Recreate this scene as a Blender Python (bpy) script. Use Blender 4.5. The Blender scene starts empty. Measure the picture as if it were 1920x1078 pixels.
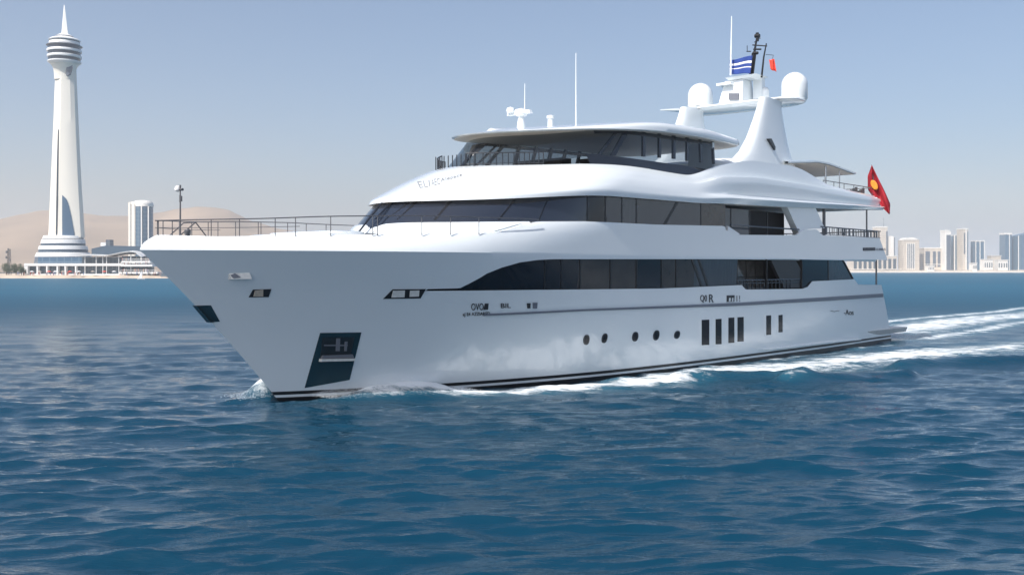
import bpy, bmesh, math, random
import numpy as np
from mathutils import Vector
sc = bpy.context.scene
random.seed(7); rng = np.random.default_rng(11)
R = math.radians

# ------------------------------------------------------------------ camera, sky, sun, exposure
F, HX, HY, CH = 1900.0, 960.0, 506.0, 4.5      # focal length in photo pixels, horizon row, eye height
cd = bpy.data.cameras.new('camera'); cam = bpy.data.objects.new('camera', cd)
sc.collection.objects.link(cam); sc.camera = cam
cam.location = (0, 0, CH); cam.rotation_euler = (R(90), 0, 0)
cd.sensor_width = 36.0; cd.lens = 36.0 * F / 1920.0
cd.shift_y = -(539.0 - HY) / 1920.0
cd.clip_start = 0.5; cd.clip_end = 60000
SUN_EL, SUN_AZ = R(47), math.atan2(-0.648, -0.7616)      # azimuth from +Y towards +X
w = bpy.data.worlds.new('World'); sc.world = w; w.use_nodes = True
wn, wl = w.node_tree.nodes, w.node_tree.links
bg = wn['Background']; sky = wn.new('ShaderNodeTexSky'); sky.sky_type = 'NISHITA'
sky.sun_disc = False; sky.sun_elevation = SUN_EL; sky.sun_rotation = SUN_AZ
sky.air_density = 0.85; sky.dust_density = 2.8; sky.ozone_density = 1.3
wl.new(sky.outputs[0], bg.inputs['Color']); bg.inputs['Strength'].default_value = 0.115
sd = bpy.data.lights.new('sun', 'SUN'); sd.energy = 3.9; sd.angle = R(0.5); sd.color = (1.0, 0.965, 0.92)
sun = bpy.data.objects.new('sun', sd); sc.collection.objects.link(sun)
sv = Vector((math.sin(SUN_AZ) * math.cos(SUN_EL), math.cos(SUN_AZ) * math.cos(SUN_EL), math.sin(SUN_EL)))
sun.rotation_euler = sv.to_track_quat('Z', 'Y').to_euler()
vs = sc.view_settings; vs.view_transform = 'Standard'; vs.look = 'None'; vs.gamma = 1; vs.use_curve_mapping = False
vs.exposure = 0.44
sc.cycles.use_denoising = True
sc.cycles.max_bounces = 8; sc.cycles.volume_bounces = 1; sc.cycles.transparent_max_bounces = 12

# ------------------------------------------------------------------ helpers
def tag(o, label=None, cat=None, group=None, kind=None):
    if label: o['label'] = label
    if cat: o['category'] = cat
    if group: o['group'] = group
    if kind: o['kind'] = kind
    return o
def empty(name, loc=(0, 0, 0), rz=0.0, parent=None):
    o = bpy.data.objects.new(name, None); sc.collection.objects.link(o)
    o.location = loc; o.rotation_euler = (0, 0, rz); o.empty_display_size = 0.3
    if parent: o.parent = parent
    return o
def mat(name, col, rough=0.4, metal=0.0, spec=0.5, coat=0.0, vary=0.0, vscale=3.0, bump=0.0, trans=0.0, vstretch=None):
    m = bpy.data.materials.new(name); m.use_nodes = True
    n, l = m.node_tree.nodes, m.node_tree.links
    b = n['Principled BSDF']
    b.inputs['Base Color'].default_value = (*col, 1); b.inputs['Roughness'].default_value = rough
    b.inputs['Metallic'].default_value = metal; b.inputs['Specular IOR Level'].default_value = spec
    b.inputs['Coat Weight'].default_value = coat; b.inputs['Coat Roughness'].default_value = 0.05
    if vary or bump:
        tc = n.new('ShaderNodeTexCoord'); mp = n.new('ShaderNodeMapping'); nz = n.new('ShaderNodeTexNoise')
        nz.inputs['Scale'].default_value = vscale; nz.inputs['Detail'].default_value = 6
        if vstretch: mp.inputs['Scale'].default_value = vstretch
        l.new(tc.outputs['Object'], mp.inputs[0]); l.new(mp.outputs[0], nz.inputs['Vector'])
        if vary:
            mx = n.new('ShaderNodeMix'); mx.data_type = 'RGBA'
            mx.inputs[6].default_value = (*[c * (1 - vary) for c in col], 1)
            mx.inputs[7].default_value = (*[min(1, c * (1 + vary)) for c in col], 1)
            l.new(nz.outputs[0], mx.inputs[0]); l.new(mx.outputs[2], b.inputs['Base Color'])
        if bump:
            bp = n.new('ShaderNodeBump'); bp.inputs['Strength'].default_value = bump
            l.new(nz.outputs[0], bp.inputs['Height']); l.new(bp.outputs[0], b.inputs['Normal'])
    if trans:
        out = n['Material Output']; tr = n.new('ShaderNodeBsdfTransparent'); ms = n.new('ShaderNodeMixShader')
        tr.inputs[0].default_value = (0.80, 0.86, 0.90, 1)
        ms.inputs[0].default_value = 1 - trans
        l.new(tr.outputs[0], ms.inputs[1]); l.new(b.outputs[0], ms.inputs[2]); l.new(ms.outputs[0], out.inputs['Surface'])
    return m
def mesh(name, v, f, m, parent=None, smooth=True, sharp=35, weld=0.0, mi=None):
    me = bpy.data.meshes.new(name); me.from_pydata([tuple(p) for p in v], [], f)
    ms = m if isinstance(m, (list, tuple)) else [m]
    for k in ms: me.materials.append(k)
    if mi: me.polygons.foreach_set('material_index', mi)
    bm = bmesh.new(); bm.from_mesh(me)
    if weld: bmesh.ops.remove_doubles(bm, verts=bm.verts, dist=weld)
    bmesh.ops.recalc_face_normals(bm, faces=bm.faces)
    bm.to_mesh(me); bm.free()
    if smooth:
        me.polygons.foreach_set('use_smooth', [True] * len(me.polygons))
        me.set_sharp_from_angle(angle=R(sharp))
    me.update()
    o = bpy.data.objects.new(name, me); sc.collection.objects.link(o)
    if parent: o.parent = parent
    return o
class MB:
    """collects shapes of one mesh"""
    def __init__(s): s.v = []; s.f = []; s.mi = []
    def add(s, v, f, mi=0):
        b = len(s.v); s.v += [tuple(p) for p in v]; s.f += [tuple(i + b for i in q) for q in f]; s.mi += [mi] * len(f); return s
    def box(s, a, b, mi=0):
        x0, y0, z0 = a; x1, y1, z1 = b
        v = [(x0, y0, z0), (x1, y0, z0), (x1, y1, z0), (x0, y1, z0), (x0, y0, z1), (x1, y0, z1), (x1, y1, z1), (x0, y1, z1)]
        return s.add(v, [(0, 3, 2, 1), (4, 5, 6, 7), (0, 1, 5, 4), (1, 2, 6, 5), (2, 3, 7, 6), (3, 0, 4, 7)], mi)
    def tube(s, pts, r, n=8, r2=None, mi=0):
        pts = [Vector(p) for p in pts]; v = []; f = []
        for i, p in enumerate(pts):
            d = (pts[min(i + 1, len(pts) - 1)] - pts[max(i - 1, 0)]).normalized()
            a = d.cross(Vector((0, 0, 1)))
            if a.length < 1e-3: a = Vector((1, 0, 0))
            a.normalize(); b = d.cross(a)
            rr = r if r2 is None else r + (r2 - r) * i / max(1, len(pts) - 1)
            for k in range(n):
                t = 2 * math.pi * k / n; v.append(p + a * (rr * math.cos(t)) + b * (rr * math.sin(t)))
        for i in range(len(pts) - 1):
            for k in range(n):
                f.append((i * n + k, i * n + (k + 1) % n, (i + 1) * n + (k + 1) % n, (i + 1) * n + k))
        f.append(tuple(range(n))[::-1]); f.append(tuple(range((len(pts) - 1) * n, len(pts) * n)))
        return s.add(v, f, mi)
    def revolve(s, c, prof, n=32, sx=1.0, sy=1.0, mi=0):
        v = []; f = []
        for (r, z) in prof:
            for k in range(n):
                t = 2 * math.pi * k / n; v.append((c[0] + sx * r * math.cos(t), c[1] + sy * r * math.sin(t), c[2] + z))
        for i in range(len(prof) - 1):
            for k in range(n):
                f.append((i * n + k, i * n + (k + 1) % n, (i + 1) * n + (k + 1) % n, (i + 1) * n + k))
        f.append(tuple(range(n))[::-1]); f.append(tuple(range((len(prof) - 1) * n, len(prof) * n)))
        return s.add(v, f, mi)
    def prism(s, A, B, mi=0):
        n = len(A); f = [tuple(range(n))[::-1], tuple(range(n, 2 * n))]
        for k in range(n): f.append((k, (k + 1) % n, n + (k + 1) % n, n + k))
        return s.add(list(A) + list(B), f, mi)
    def grid(s, rows, mi=0, skip=None):
        n = len(rows[0]); v = [p for r in rows for p in r]; f = []
        for i in range(len(rows) - 1):
            for k in range(n - 1):
                if skip and skip(i, k): continue
                f.append((i * n + k, i * n + k + 1, (i + 1) * n + k + 1, (i + 1) * n + k))
        return s.add(v, f, mi)
    def islands(s):
        par = list(range(len(s.v)))
        def fd(i):
            while par[i] != i: par[i] = par[par[i]]; i = par[i]
            return i
        for q in s.f:
            a = fd(q[0])
            for i in q[1:]: par[fd(i)] = a
        g = {}
        for q, mi in zip(s.f, s.mi): g.setdefault(fd(q[0]), []).append((q, mi))
        return g.values()
    def pieces(s, name, m, parent=None, by='island', **kw):
        """one object per loose piece, or per side of the yacht"""
        grp = {}
        for k, isl in enumerate(s.islands()):
            key = k if by == 'island' else sum(s.v[i][1] for q, _ in isl for i in q) > 0
            grp.setdefault(key, []).extend(isl)
        out = []
        for isl in grp.values():
            b = MB(); mp = {}
            for q, mi in isl:
                for i in q:
                    if i not in mp: mp[i] = len(b.v); b.v.append(s.v[i])
                b.f.append(tuple(mp[i] for i in q)); b.mi.append(mi)
            out.append(b.build(name, m, parent, **kw))
        return out
    def build(s, name, m, parent=None, smooth=True, sharp=35, weld=0.0):
        return mesh(name, s.v, s.f, m, parent, smooth, sharp, weld, s.mi)
def lerp(a, b, t): return a + (b - a) * t
def sstep(t): t = min(max(t, 0.0), 1.0); return t * t * (3 - 2 * t)
def itp(knots, s):
    if s <= knots[0][0]: return knots[0][1]
    for (a, va), (b, vb) in zip(knots, knots[1:]):
        if s <= b: return va + (vb - va) * (s - a) / (b - a)
    return knots[-1][1]
def smk(knots, s, wd=0.8):      # the same, rounded at the knots
    return sum(itp(knots, s + wd * q) for q in (-1, -0.5, 0, 0.5, 1)) / 5.0
def W(px, py, Z):              # a point of the place at depth Z
    return Vector(((px - HX) / F * Z, Z, CH - (py - HY) / F * Z))

# ------------------------------------------------------------------ materials
M = {}
M['white'] = mat('yacht_white', (0.785, 0.83, 0.85), 0.12, coat=0.8, vary=0.02, vscale=0.5, bump=0.025)
M['soffit'] = mat('soffit_white', (0.85, 0.80, 0.73), 0.5)
M['black'] = mat('boot_black', (0.008, 0.009, 0.012), 0.3, vary=0.3)
M['glass'] = mat('dark_glass', (0.007, 0.008, 0.013), 0.03, spec=0.7, vary=0.4, vscale=0.35)
M['glass_up'] = mat('smoked_glass', (0.018, 0.024, 0.038), 0.04, spec=1.0, vary=0.35, vscale=0.3)
M['hullglass'] = mat('hull_window_glass', (0.004, 0.006, 0.012), 0.08, spec=0.25)
M['clear'] = mat('tinted_clear_glass', (0.02, 0.025, 0.03), 0.02, spec=1.0, trans=0.5)
M['dark'] = mat('dark_grey_paint', (0.014, 0.018, 0.026), 0.25, coat=0.3, vary=0.15)
M['interior'] = mat('interior_dark', (0.02, 0.018, 0.018), 0.7, vary=0.3)
M['greystripe'] = mat('grey_stripe', (0.13, 0.15, 0.19), 0.35)
M['steel'] = mat('steel', (0.45, 0.46, 0.48), 0.25, metal=1.0)
M['greyrail'] = mat('rail_grey', (0.15, 0.15, 0.16), 0.35, metal=0.6)
M['teak'] = mat('teak', (0.32, 0.2, 0.11), 0.6, vary=0.3, vscale=8)
M['deck'] = mat('deck_pale', (0.74, 0.69, 0.62), 0.6, vary=0.1)
M['platform'] = mat('platform_grey', (0.6, 0.6, 0.59), 0.5, vary=0.15)
M['pocket'] = mat('pocket_dark', (0.008, 0.035, 0.05), 0.15, spec=0.8, vary=0.3, vscale=1.5)
M['lamp'] = mat('lamp_lens', (0.75, 0.74, 0.7), 0.15, vary=0.2, vscale=9)
M['tan'] = mat('tan_metal', (0.5, 0.42, 0.34), 0.4, vary=0.35, vscale=12)
M['ink'] = mat('lettering_ink', (0.012, 0.014, 0.02), 0.4)
M['inkbrow'] = mat('lettering_pale', (0.24, 0.25, 0.26), 0.4)
M['inkgrey'] = mat('lettering_grey', (0.16, 0.17, 0.2), 0.4)
M['red'] = mat('red_cloth', (0.31, 0.005, 0.015), 0.8, vary=0.15, vscale=4)
M['redlight'] = mat('orange_red_cloth', (0.7, 0.06, 0.03), 0.8, vary=0.15, vscale=6)
M['yellow'] = mat('yellow_emblem', (0.72, 0.26, 0.02), 0.7, vary=0.5, vscale=9)
M['blue'] = mat('blue_cloth', (0.02, 0.055, 0.25), 0.8, vary=0.2)
M['whitecloth'] = mat('white_cloth', (0.75, 0.75, 0.75), 0.8)

# ------------------------------------------------------------------ yacht frame of reference
ZB = F * CH / (755 - HY); XB = (525 - HX) / F * ZB         # stem at the waterline
ANG = R(41.5596)
U = (math.sin(ANG), math.cos(ANG)); PV = (U[1], -U[0])        # aft and port directions on the water
def L2W(s, y, z=0.0): return Vector((XB + s * U[0] + y * PV[0], ZB + s * U[1] + y * PV[1], z))
def W2L(X, Y): return ((X - XB) * U[0] + (Y - ZB) * U[1], (X - XB) * PV[0] + (Y - ZB) * PV[1])
S0, Y0 = W2L(0, 0)
def ray(px, py):
    dx = (px - HX) / F
    return dx * U[0] + U[1], dx * PV[0] + PV[1], -(py - HY) / F
def onY(px, py, y):
    a, b, c = ray(px, py); t = (y - Y0) / b
    return S0 + a * t, y, CH + c * t
def hit(px, py, bf, off=0.0):
    a, b, c = ray(px, py); t0 = (7.0 - Y0) / b; t1 = (-1.5 - Y0) / b
    g = lambda t: (Y0 + b * t) - bf(S0 + a * t, CH + c * t) - off
    N = 60; ta = t0; ok = False
    for i in range(1, N + 1):
        tb = t0 + (t1 - t0) * i / N
        if g(tb) <= 0: ok = True; break
        ta = tb
    if not ok: tb = (bf(0, 0) - Y0) / b
    for _ in range(22):
        tm = (ta + tb) / 2
        if g(tm) > 0: ta = tm
        else: tb = tm
    t = (ta + tb) / 2
    return S0 + a * t, Y0 + b * t, CH + c * t
def V(s, y, z): return (-s, y, z)           # yacht frame: x forward, y to port, z up
def curve(pts, bf, off=0.0):                # photo outline -> knots (s, z) on a surface
    k = [hit(x, y, bf, off) for x, y in pts]
    k = sorted([(q[0], q[2]) for q in k]); return k

ZC = 5.10
def stem(z):
    if z <= ZC: return -0.86 * z - 0.026 * z * z
    return -5.06 + 2.6 * (z - ZC) ** 2
LEAN = [(-5, 0.62), (-1, 0.55), (3, 0.34), (5.5, 0.12), (8, 0.03), (14, 0.02), (50, 0.02)]
def hull_b(s, z):
    k = min(max(z / ZC, -0.2), 1.0)
    st = stem(z)
    Bm = 4.5 + 0.2 * k; L = 26 + (15 - 26) * k; n = 3.2 - 0.6 * k
    t = min(max((s - st) / L, 0.0), 1.0)
    fr = 1 - (1 - t) ** n
    y = fr * (Bm - (itp(LEAN, s) * (z - ZC) if z > ZC else 0))
    return y * (1 - 0.075 * sstep((s - 32) / 12.0))
def P(s, a0, L, Wd, n=2.2, e=0.55):
    t = min(max((s - a0) / L, 0.0), 1.0); return Wd * (1 - (1 - t) ** n) ** e

yacht = empty('yacht', (XB, ZB, 0), math.atan2(-U[1], -U[0]))
tag(yacht, 'large white three-deck motor yacht with dark window bands cruising on blue sea', 'yacht')

# ---- hull shell
BT_PX = [(797, 542), (862, 540.5), (880, 531), (910, 514), (940, 502), (975, 492), (1010, 487.3), (1040, 486), (1300, 486), (1500, 486.5), (1582, 487), (1601, 523)]
BB_PX = [(797, 545.5), (870, 545), (1000, 543.5), (1240, 541), (1380, 535), (1392, 534.5), (1398, 543), (1505, 541.5), (1514, 538), (1523, 527.5), (1601, 523.6)]
BT = curve(BT_PX, hull_b); BB = curve(BB_PX, hull_b)
SB0, SB1 = BT[0][0], BT[-1][0]
ZTOP = [(-5, 5.58), (-3, 5.53), (0, 5.62), (3, 5.72), (4.9, 5.77), (6.2, 5.83), (7.9, 6.28), (11, 6.39), (15.8, 6.42), (21.6, 6.55),
        (22.0, 6.35), (22.8, 6.17), (29.0, 6.30), (29.8, 6.62), (31.6, 6.68), (31.9, 6.38), (40, 6.43), (42, 6.45)]
def zlow_top(s):
    if s < SB0: return BB[0][1]
    if s < SB1: return itp(BB, s)
    return itp([(SB1, BB[-1][1]), (SB1 + 0.15, BB[-1][1] - 0.02), (SB1 + 0.75, 3.62), (44, 3.55)], s)
def zup_bot(s):
    if s < SB0: return BB[0][1]
    if s < BT[-2][0]: return min(max(itp(BT, s), itp(BB, s)), 5.04)
    return 5.04 + 0.015 * (s - BT[-2][0])
def send_low(z): return 43.25 - 0.47 * max(z, 0) - 0.03 * max(z, 0) ** 2
def send_up(z): return 42.0 - 1.0 * (z - 5.2)
NC = 260
def rail_pts(zf, sendf, side, off=0.0):
    out = []
    for i in range(NC + 1):
        t = (i / NC) ** 1.25
        z = zf(3.0)
        for _ in range(6):
            s = lerp(stem(z), sendf(z), t); z = zf(s)
        s = lerp(stem(z), sendf(z), t)
        out.append(V(s, side * max(hull_b(s, z) + (off if i else 0), 0.0), z))
    return out
lowz = [0.40, 0.7, 1.1, 1.6, 2.1, 2.6, 3.1]
hb = MB(); bs = MB()
for side in (1, -1):
    rows = [rail_pts(lambda s, z=z: z, send_low, side) for z in lowz]
    rows.append(rail_pts(lambda s: min(3.4, zlow_top(s) - 0.1), send_low, side)); rows.append(rail_pts(zlow_top, send_low, side))
    hb.grid(rows)
    ends = [r[-1] for r in rows]
    hb.grid([ends, [(x, 0, z) for x, y, z in ends]])            # transom
    rows = [rail_pts(zup_bot, send_up, side), rail_pts(lambda s: lerp(zup_bot(s), ZC, 0.5), send_up, side)]
    for dz in (0.0, 0.06, 0.14, 0.24, 0.36): rows.append(rail_pts(lambda s, dz=dz: ZC + dz, send_up, side))
    for q in (0.4, 0.8, 1.0): rows.append(rail_pts(lambda s, q=q: lerp(ZC + 0.36, smk(ZTOP, s, 0.25), q), send_up, side))
    hb.grid(rows)
    top = rows[-1]                                                 # cap and inner face of the bulwark
    inn = [(x, side * max(abs(y) - 0.16, 0), z + 0.005) for x, y, z in top]; dn = [(x, side * max(abs(y) - 0.2, 0), 5.0) for x, y, z in top]
    hb.grid([top, inn, dn])
    ends = [r[-1] for r in rows]
    hb.grid([ends, [(x, y - side * 0.3, z) for x, y, z in ends]])
    # flat underside of the upper deck aft of the house and the cap of the low bulwark
    ub = [p for p in rows[0] if -p[0] > 34.5]
    hb.grid([ub, [(x, 0, z) for x, y, z in ub]])
    rows = [rail_pts(lambda s, z=z: z, send_low, side) for z in (-0.9, -0.4, 0.0, 0.19, 0.28, 0.40)]
    for i, (a, b, mi) in enumerate([(0, 1, 0), (1, 2, 0), (2, 3, 0), (3, 4, 1), (4, 5, 0)]): bs.grid([rows[a], rows[b]], mi)
    ends = [r[-1] for r in rows]; bs.grid([ends, [(x, 0, z) for x, y, z in ends]])
hull = hb.build('hull', M['white'], yacht, sharp=24, weld=0.004)
bs.build('boot_stripe', [M['black'], M['white']], yacht, sharp=24, weld=0.002)
# decks inside the hull
def deckplate(name, z, s0, s1, inset, m, bf=hull_b, n=60):
    b = MB(); A, Bq = [], []
    for i in range(n + 1):
        s = lerp(s0, s1, i / n); y = max(bf(s, z) - inset, 0.0); A.append(V(s, y, z)); Bq.append(V(s, -y, z))
    b.grid([A, Bq]); return b.build(name, m, yacht, smooth=False)
deckplate('foredeck', 5.04, -4.6, 9.5, 0.1, M['deck'])
deckplate('main_deck', 3.30, 6, 41.0, 0.12, M['deck'])
deckplate('upper_deck', 5.24, 8.0, 41.4, 0.25, M['teak'])
# ---- main deck window band
def strip(bf, zb, zt, s0, s1, n, inset, side, rows=3, ins_top=None):
    out = []
    for r in range(rows + 1):
        q = r / rows; row = []
        for i in range(n + 1):
            s = lerp(s0, s1, i / n); z = lerp(zb(s), max(zt(s), zb(s)), q)
            row.append(V(s, side * (bf(s, z) - inset), z))
        out.append(row)
    return out
def zt_band(s): return min(itp(BT, s), 5.04)
def zb_band(s): return itp(BB, s)
S_OP0, S_OP1 = hit(1384, 534, hull_b)[0], hit(1505, 530, hull_b)[0]
gb = MB()
for side in (1, -1):
    gb.grid(strip(hull_b, zb_band, zt_band, SB0, S_OP0, 90, 0.07, side)); gb.grid(strip(hull_b, zb_band, zt_band, S_OP1, SB1, 40, 0.07, side))
band = gb.build('window_band', M['glass'], yacht)
M['pane_brown'] = mat('glass_over_blinds', (0.050, 0.041, 0.036), 0.03, spec=0.7, vary=0.5, vscale=1.6)
M['pane_navy'] = mat('glass_over_dark_room', (0.003, 0.005, 0.011), 0.03, spec=0.6)
M['pane_grey'] = mat('glass_over_curtain', (0.062, 0.068, 0.078), 0.03, spec=0.8, vary=0.4, vscale=1.8, vstretch=(6, 6, .4))
def panes(o, cuts, pick, mats_):
    me = o.data
    for m_ in mats_: me.materials.append(m_)
    for pg in me.polygons:
        s = -pg.center.x; k = sum(1 for c in cuts if s > c); pg.material_index = pick[k % len(pick)]
panes(band, sorted(hit(x, 510, hull_b)[0] for x in (1055, 1090, 1147, 1196, 1243, 1306, 1440, 1555)), [2, 0, 1, 1, 0, 1, 3, 0, 3, 1], [M['pane_brown'], M['pane_navy'], M['pane_grey']])
fb = MB()
for side in (1, -1):
    for zf in (zb_band, zt_band):                                # reveals round the band
        A = [V(s, side * (hull_b(s, zf(s)) - 0.0), zf(s)) for s in np.linspace(SB0, SB1, 160)]
        B_ = [V(s, side * (hull_b(s, zf(s)) - 0.16), zf(s)) for s in np.linspace(SB0, SB1, 160)]
        fb.grid([A, B_])
    for px, lean in [(1024, 0), (1055, 0), (1090, 0), (1147, 0), (1196, 0), (1243, 0), (1270, 0), (1300, 18), (1312, 18), (1440, 0), (1555, 0)]:
        A = hit(px, 488, hull_b); Bt = hit(px + lean, 538, hull_b)
        wd = 0.09 if lean else 0.035
        za, zb_ = zt_band(A[0]), zb_band(Bt[0])
        q = []
        for s_, z_ in ((A[0] - wd, za), (A[0] + wd, za), (Bt[0] + wd, zb_), (Bt[0] - wd, zb_)): q.append((s_, z_))
        fb.prism([V(s_, side * (hull_b(s_, z_) - 0.045), z_) for s_, z_ in q], [V(s_, side * (hull_b(s_, z_) - 0.12), z_) for s_, z_ in q])
fb.pieces('mullion', M['black'], band, smooth=False)
# side balcony of the main deck: recess with a glazed bulkhead, dark panel and balustrade
bal = MB(); inn = MB(); blk = MB(); balu = MB()
for side in (1, -1):
    y0 = 3.5
    sA, sB = S_OP0 - 0.02, S_OP1 + 0.02
    inn.box(V(sB, side * y0, 3.3), V(sA, side * (y0 - 0.1), 5.06))
    for sx in (sA, sB):
        inn.prism([V(sx, side * (hull_b(sx, 4) - 0.07), 3.35), V(sx, side * y0, 3.35), V(sx, side * y0, 5.04), V(sx, side * (hull_b(sx, 5) - 0.07), 5.04)],
                  [V(sx + 0.04, side * (hull_b(sx, 4) - 0.07), 3.35), V(sx + 0.04, side * y0, 3.35), V(sx + 0.04, side * y0, 5.04), V(sx + 0.04, side * (hull_b(sx, 5) - 0.07), 5.04)])
    for k in range(5):
        s0 = lerp(sA, sB - 2.2, k / 5); s1 = lerp(sA, sB - 2.2, (k + 1) / 5)
        bal.box(V(s1 - 0.06, side * (y0 + 0.05), 3.45), V(s0 + 0.06, side * (y0 + 0.01), 4.1))
        bal.box(V(s1 - 0.06, side * (y0 + 0.05), 4.16), V(s0 + 0.06, side * (y0 + 0.01), 4.95))
    pa = [hit(x, y, hull_b) for x, y in [(1450, 488), (1496, 488), (1518, 528), (1512, 540), (1474, 540)]]
    blk.prism([V(p[0], side * (p[1] - 0.12), p[2]) for p in pa], [V(p[0], side * (p[1] - 0.3), p[2]) for p in pa])
    for k in range(14):
        s0 = lerp(sA + 0.35, sB - 1.2, k / 13); zb0 = zb_band(s0)
        balu.box(V(s0 + 0.02, side * (hull_b(s0, 4) - 0.1), zb0 - 0.02), V(s0 - 0.02, side * (hull_b(s0, 4) - 0.14), 3.98))
    ss = np.linspace(sA, sB, 20)
    balu.tube([V(s, side * (hull_b(s, 4) - 0.12), 4.0) for s in ss], 0.035, 6)
    balu.tube([V(s, side * (hull_b(s, 4) - 0.12), 3.85) for s in ss], 0.02, 6)
inn.pieces('balcony_recess', M['interior'], yacht, by='side', smooth=False)
bal.pieces('balcony_window', mat('curtained_glass', (0.13, 0.12, 0.11), 0.06, spec=0.8, vary=0.7, vscale=2.2), yacht, smooth=False)
blk.pieces('balcony_panel', M['black'], yacht, smooth=False)
balu.pieces('balustrade', M['dark'], yacht, by='side')

# ---- upper deck house: raked glass front and side windows
def t2a(z): return lerp(3.55, 5.15, (z - 5.6) / 1.5)
def t2_b(s, z):
    y = P(s, t2a(z), 7.2, 4.52)
    return y
Z2T = lambda s: smk([(3, 7.02), (5, 7.06), (8, 7.25), (12, 7.42), (16, 7.46), (23, 7.55), (30, 7.72)], s, 0.5)
UB = curve([(1245, 421.5), (1251, 421.8), (1365, 424)], hull_b)
def front_strip(zb, zt, inset, n, s1, side, rows=4):
    out = []
    for r in range(rows + 1):
        row = []
        for i in range(n + 1):
            t = (i / n) ** 2
            z = lerp(zb(4.0), zt(4.0), r / rows)
            for _ in range(4):
                s = lerp(t2a(z) + 0.0, s1, t); z = lerp(zb(s), zt(s), r / rows)
            s = lerp(t2a(z), s1, t)
            row.append(V(s, side * max(t2_b(s, z) - inset, 0), z))
        out.append(row)
    return out
def zb2(s): return itp([(3, 5.04), (6.0, 5.04), (8.0, 6.2), (11, 6.33), (22, 6.5)], s)
g2 = MB()
for side in (1, -1): g2.grid(front_strip(zb2, Z2T, 0, 90, 21.9, side))
band2 = g2.build('window_band', M['glass_up'], yacht, weld=0.003, sharp=60)
panes(band2, sorted(hit(x, 395, t2_b)[0] for x in (1101, 1135, 1166, 1193, 1314)), [0, 2, 0, 3, 0, 1], [M['pane_brown'], M['pane_navy'], M['pane_grey']])
f2 = MB()
for side in (1, -1):
    for (xa, ya, xb, yb, wd) in [(716, 380, 672, 436, .015), (735, 378, 703, 412, .015), (778, 376, 735, 412, .07), (850, 371, 815, 412, .03), (972, 366, 935, 412, .03),
                                 (1030, 366, 1010, 413, .02), (1101, 364, 1101, 414, .03), (1135, 366, 1135, 416, .03), (1166, 369, 1166, 418, .03), (1193, 372, 1193, 420, .03),
                                 (1270, 379, 1246, 421, .10), (1314, 381, 1314, 423, .03)]:
        A = hit(xa, ya, t2_b); Bq = hit(xb, yb, t2_b); pts = []
        for k in range(7):
            q = k / 6; s_ = lerp(A[0], Bq[0], q); z_ = lerp(A[2], Bq[2], q); pts.append((s_, z_))
        for (sa, za), (sb, zb_) in zip(pts, pts[1:]):
            q4 = [(sa - wd, za), (sa + wd, za), (sb + wd, zb_), (sb - wd, zb_)]
            f2.prism([V(a, side * (t2_b(a, c) + 0.015), c) for a, c in q4], [V(a, side * (t2_b(a, c) - 0.05), c) for a, c in q4])
f2.pieces('mullion', M['black'], band2, smooth=False, weld=.0005)
# white coaming below the side glass
co = MB()
CK = [hit(x, y, lambda s, z: t2_b(s, z) + 0.15) for x, y in [(693, 437), (704, 428), (724, 420), (750, 418), (790, 417), (850, 416.5), (905, 416), (960, 415.7), (992, 415.4)]]
ck = sorted((q[0], q[2]) for q in CK)
for side in (1, -1):
    ss = np.linspace(ck[0][0], ck[-1][0], 50)
    cy = lambda s, z, o: V(s, side * min(t2_b(s, z) + o, hull_b(s, max(z, 5.2)) - 0.03), z)
    rows = [[cy(s, lerp(5.0, itp(ck, s) - 0.05, q), 0.2) for s in ss] for q in (0, .15, .3, .45, .6, .75, .9, 1.0)]
    co.grid(rows + [[cy(s, itp(ck, s), 0.15) for s in ss], [cy(s, itp(ck, s) + 0.01, -0.35) for s in ss]])
co.pieces('house_coaming', M['white'], yacht, by='side', sharp=50)
# sill between hull side and glass
sl = MB()
for side in (1, -1):
    ss = np.linspace(6.6, 21.9, 70)
    sl.grid([[V(s, side * (hull_b(s, 6.3) - 0.1), smk(ZTOP, s, 0.25) - 0.01) for s in ss], [V(s, side * (t2_b(s, 6.3) - 0.1), smk(ZTOP, s, .25) + 0.01) for s in ss]])
sl.pieces('window_sill', M['white'], yacht, by='side')
core = MB()
core.box(V(28.9, -3.6, 5.25), V(10.5, 3.6, 7.4)); core.build('house_light_block', M['interior'], yacht, smooth=False)  # solid dark core added inside the upper deck house to block light
c2 = MB(); c2.box(V(35.2, -3.3, 2.2), V(9.0, 3.3, 5.0)); c2.build('main_deck_interior', M['interior'], yacht, smooth=False)
# upper deck side opening
dv = MB(); dm = MB(); dk = MB()
for side in (1, -1):
    s0, s1 = 21.9, 29.3; y0 = 3.75
    for k in range(4):
        a = lerp(s0, s1, k / 4.); b = lerp(s0, s1, (k + 1) / 4.)
        (dv if k < 2 else dk).box(V(b - 0.03, side * (y0 + 0.02), 5.3), V(a + 0.03, side * y0, 7.5))
        dm.box(V(b + 0.03, side * (y0 + 0.05), 5.3), V(b - 0.03, side * (y0 - 0.02), 7.5))
    dk.prism([V(s0, side * 4.45, 5.3), V(s0, side * y0, 5.3), V(s0, side * y0, 7.55), V(s0, side * 4.45, 7.55)],
             [V(s0 + .05, side * 4.45, 5.3), V(s0 + .05, side * y0, 5.3), V(s0 + .05, side * y0, 7.55), V(s0 + .05, side * 4.45, 7.55)])
    dm.tube([V(s, side * (hull_b(s, 6.3) - 0.12), 6.62) for s in np.linspace(22.3, 29.5, 12)], 0.04, 6)
dv.pieces('balcony_door', mat('grey_glass', (0.1, 0.115, 0.13), 0.08, spec=0.6, vary=0.1), yacht, smooth=False)
dk.pieces('balcony_recess', M['interior'], yacht, smooth=False)
dm.pieces('door_frame', M['dark'], yacht)
pl = MB()
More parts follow.
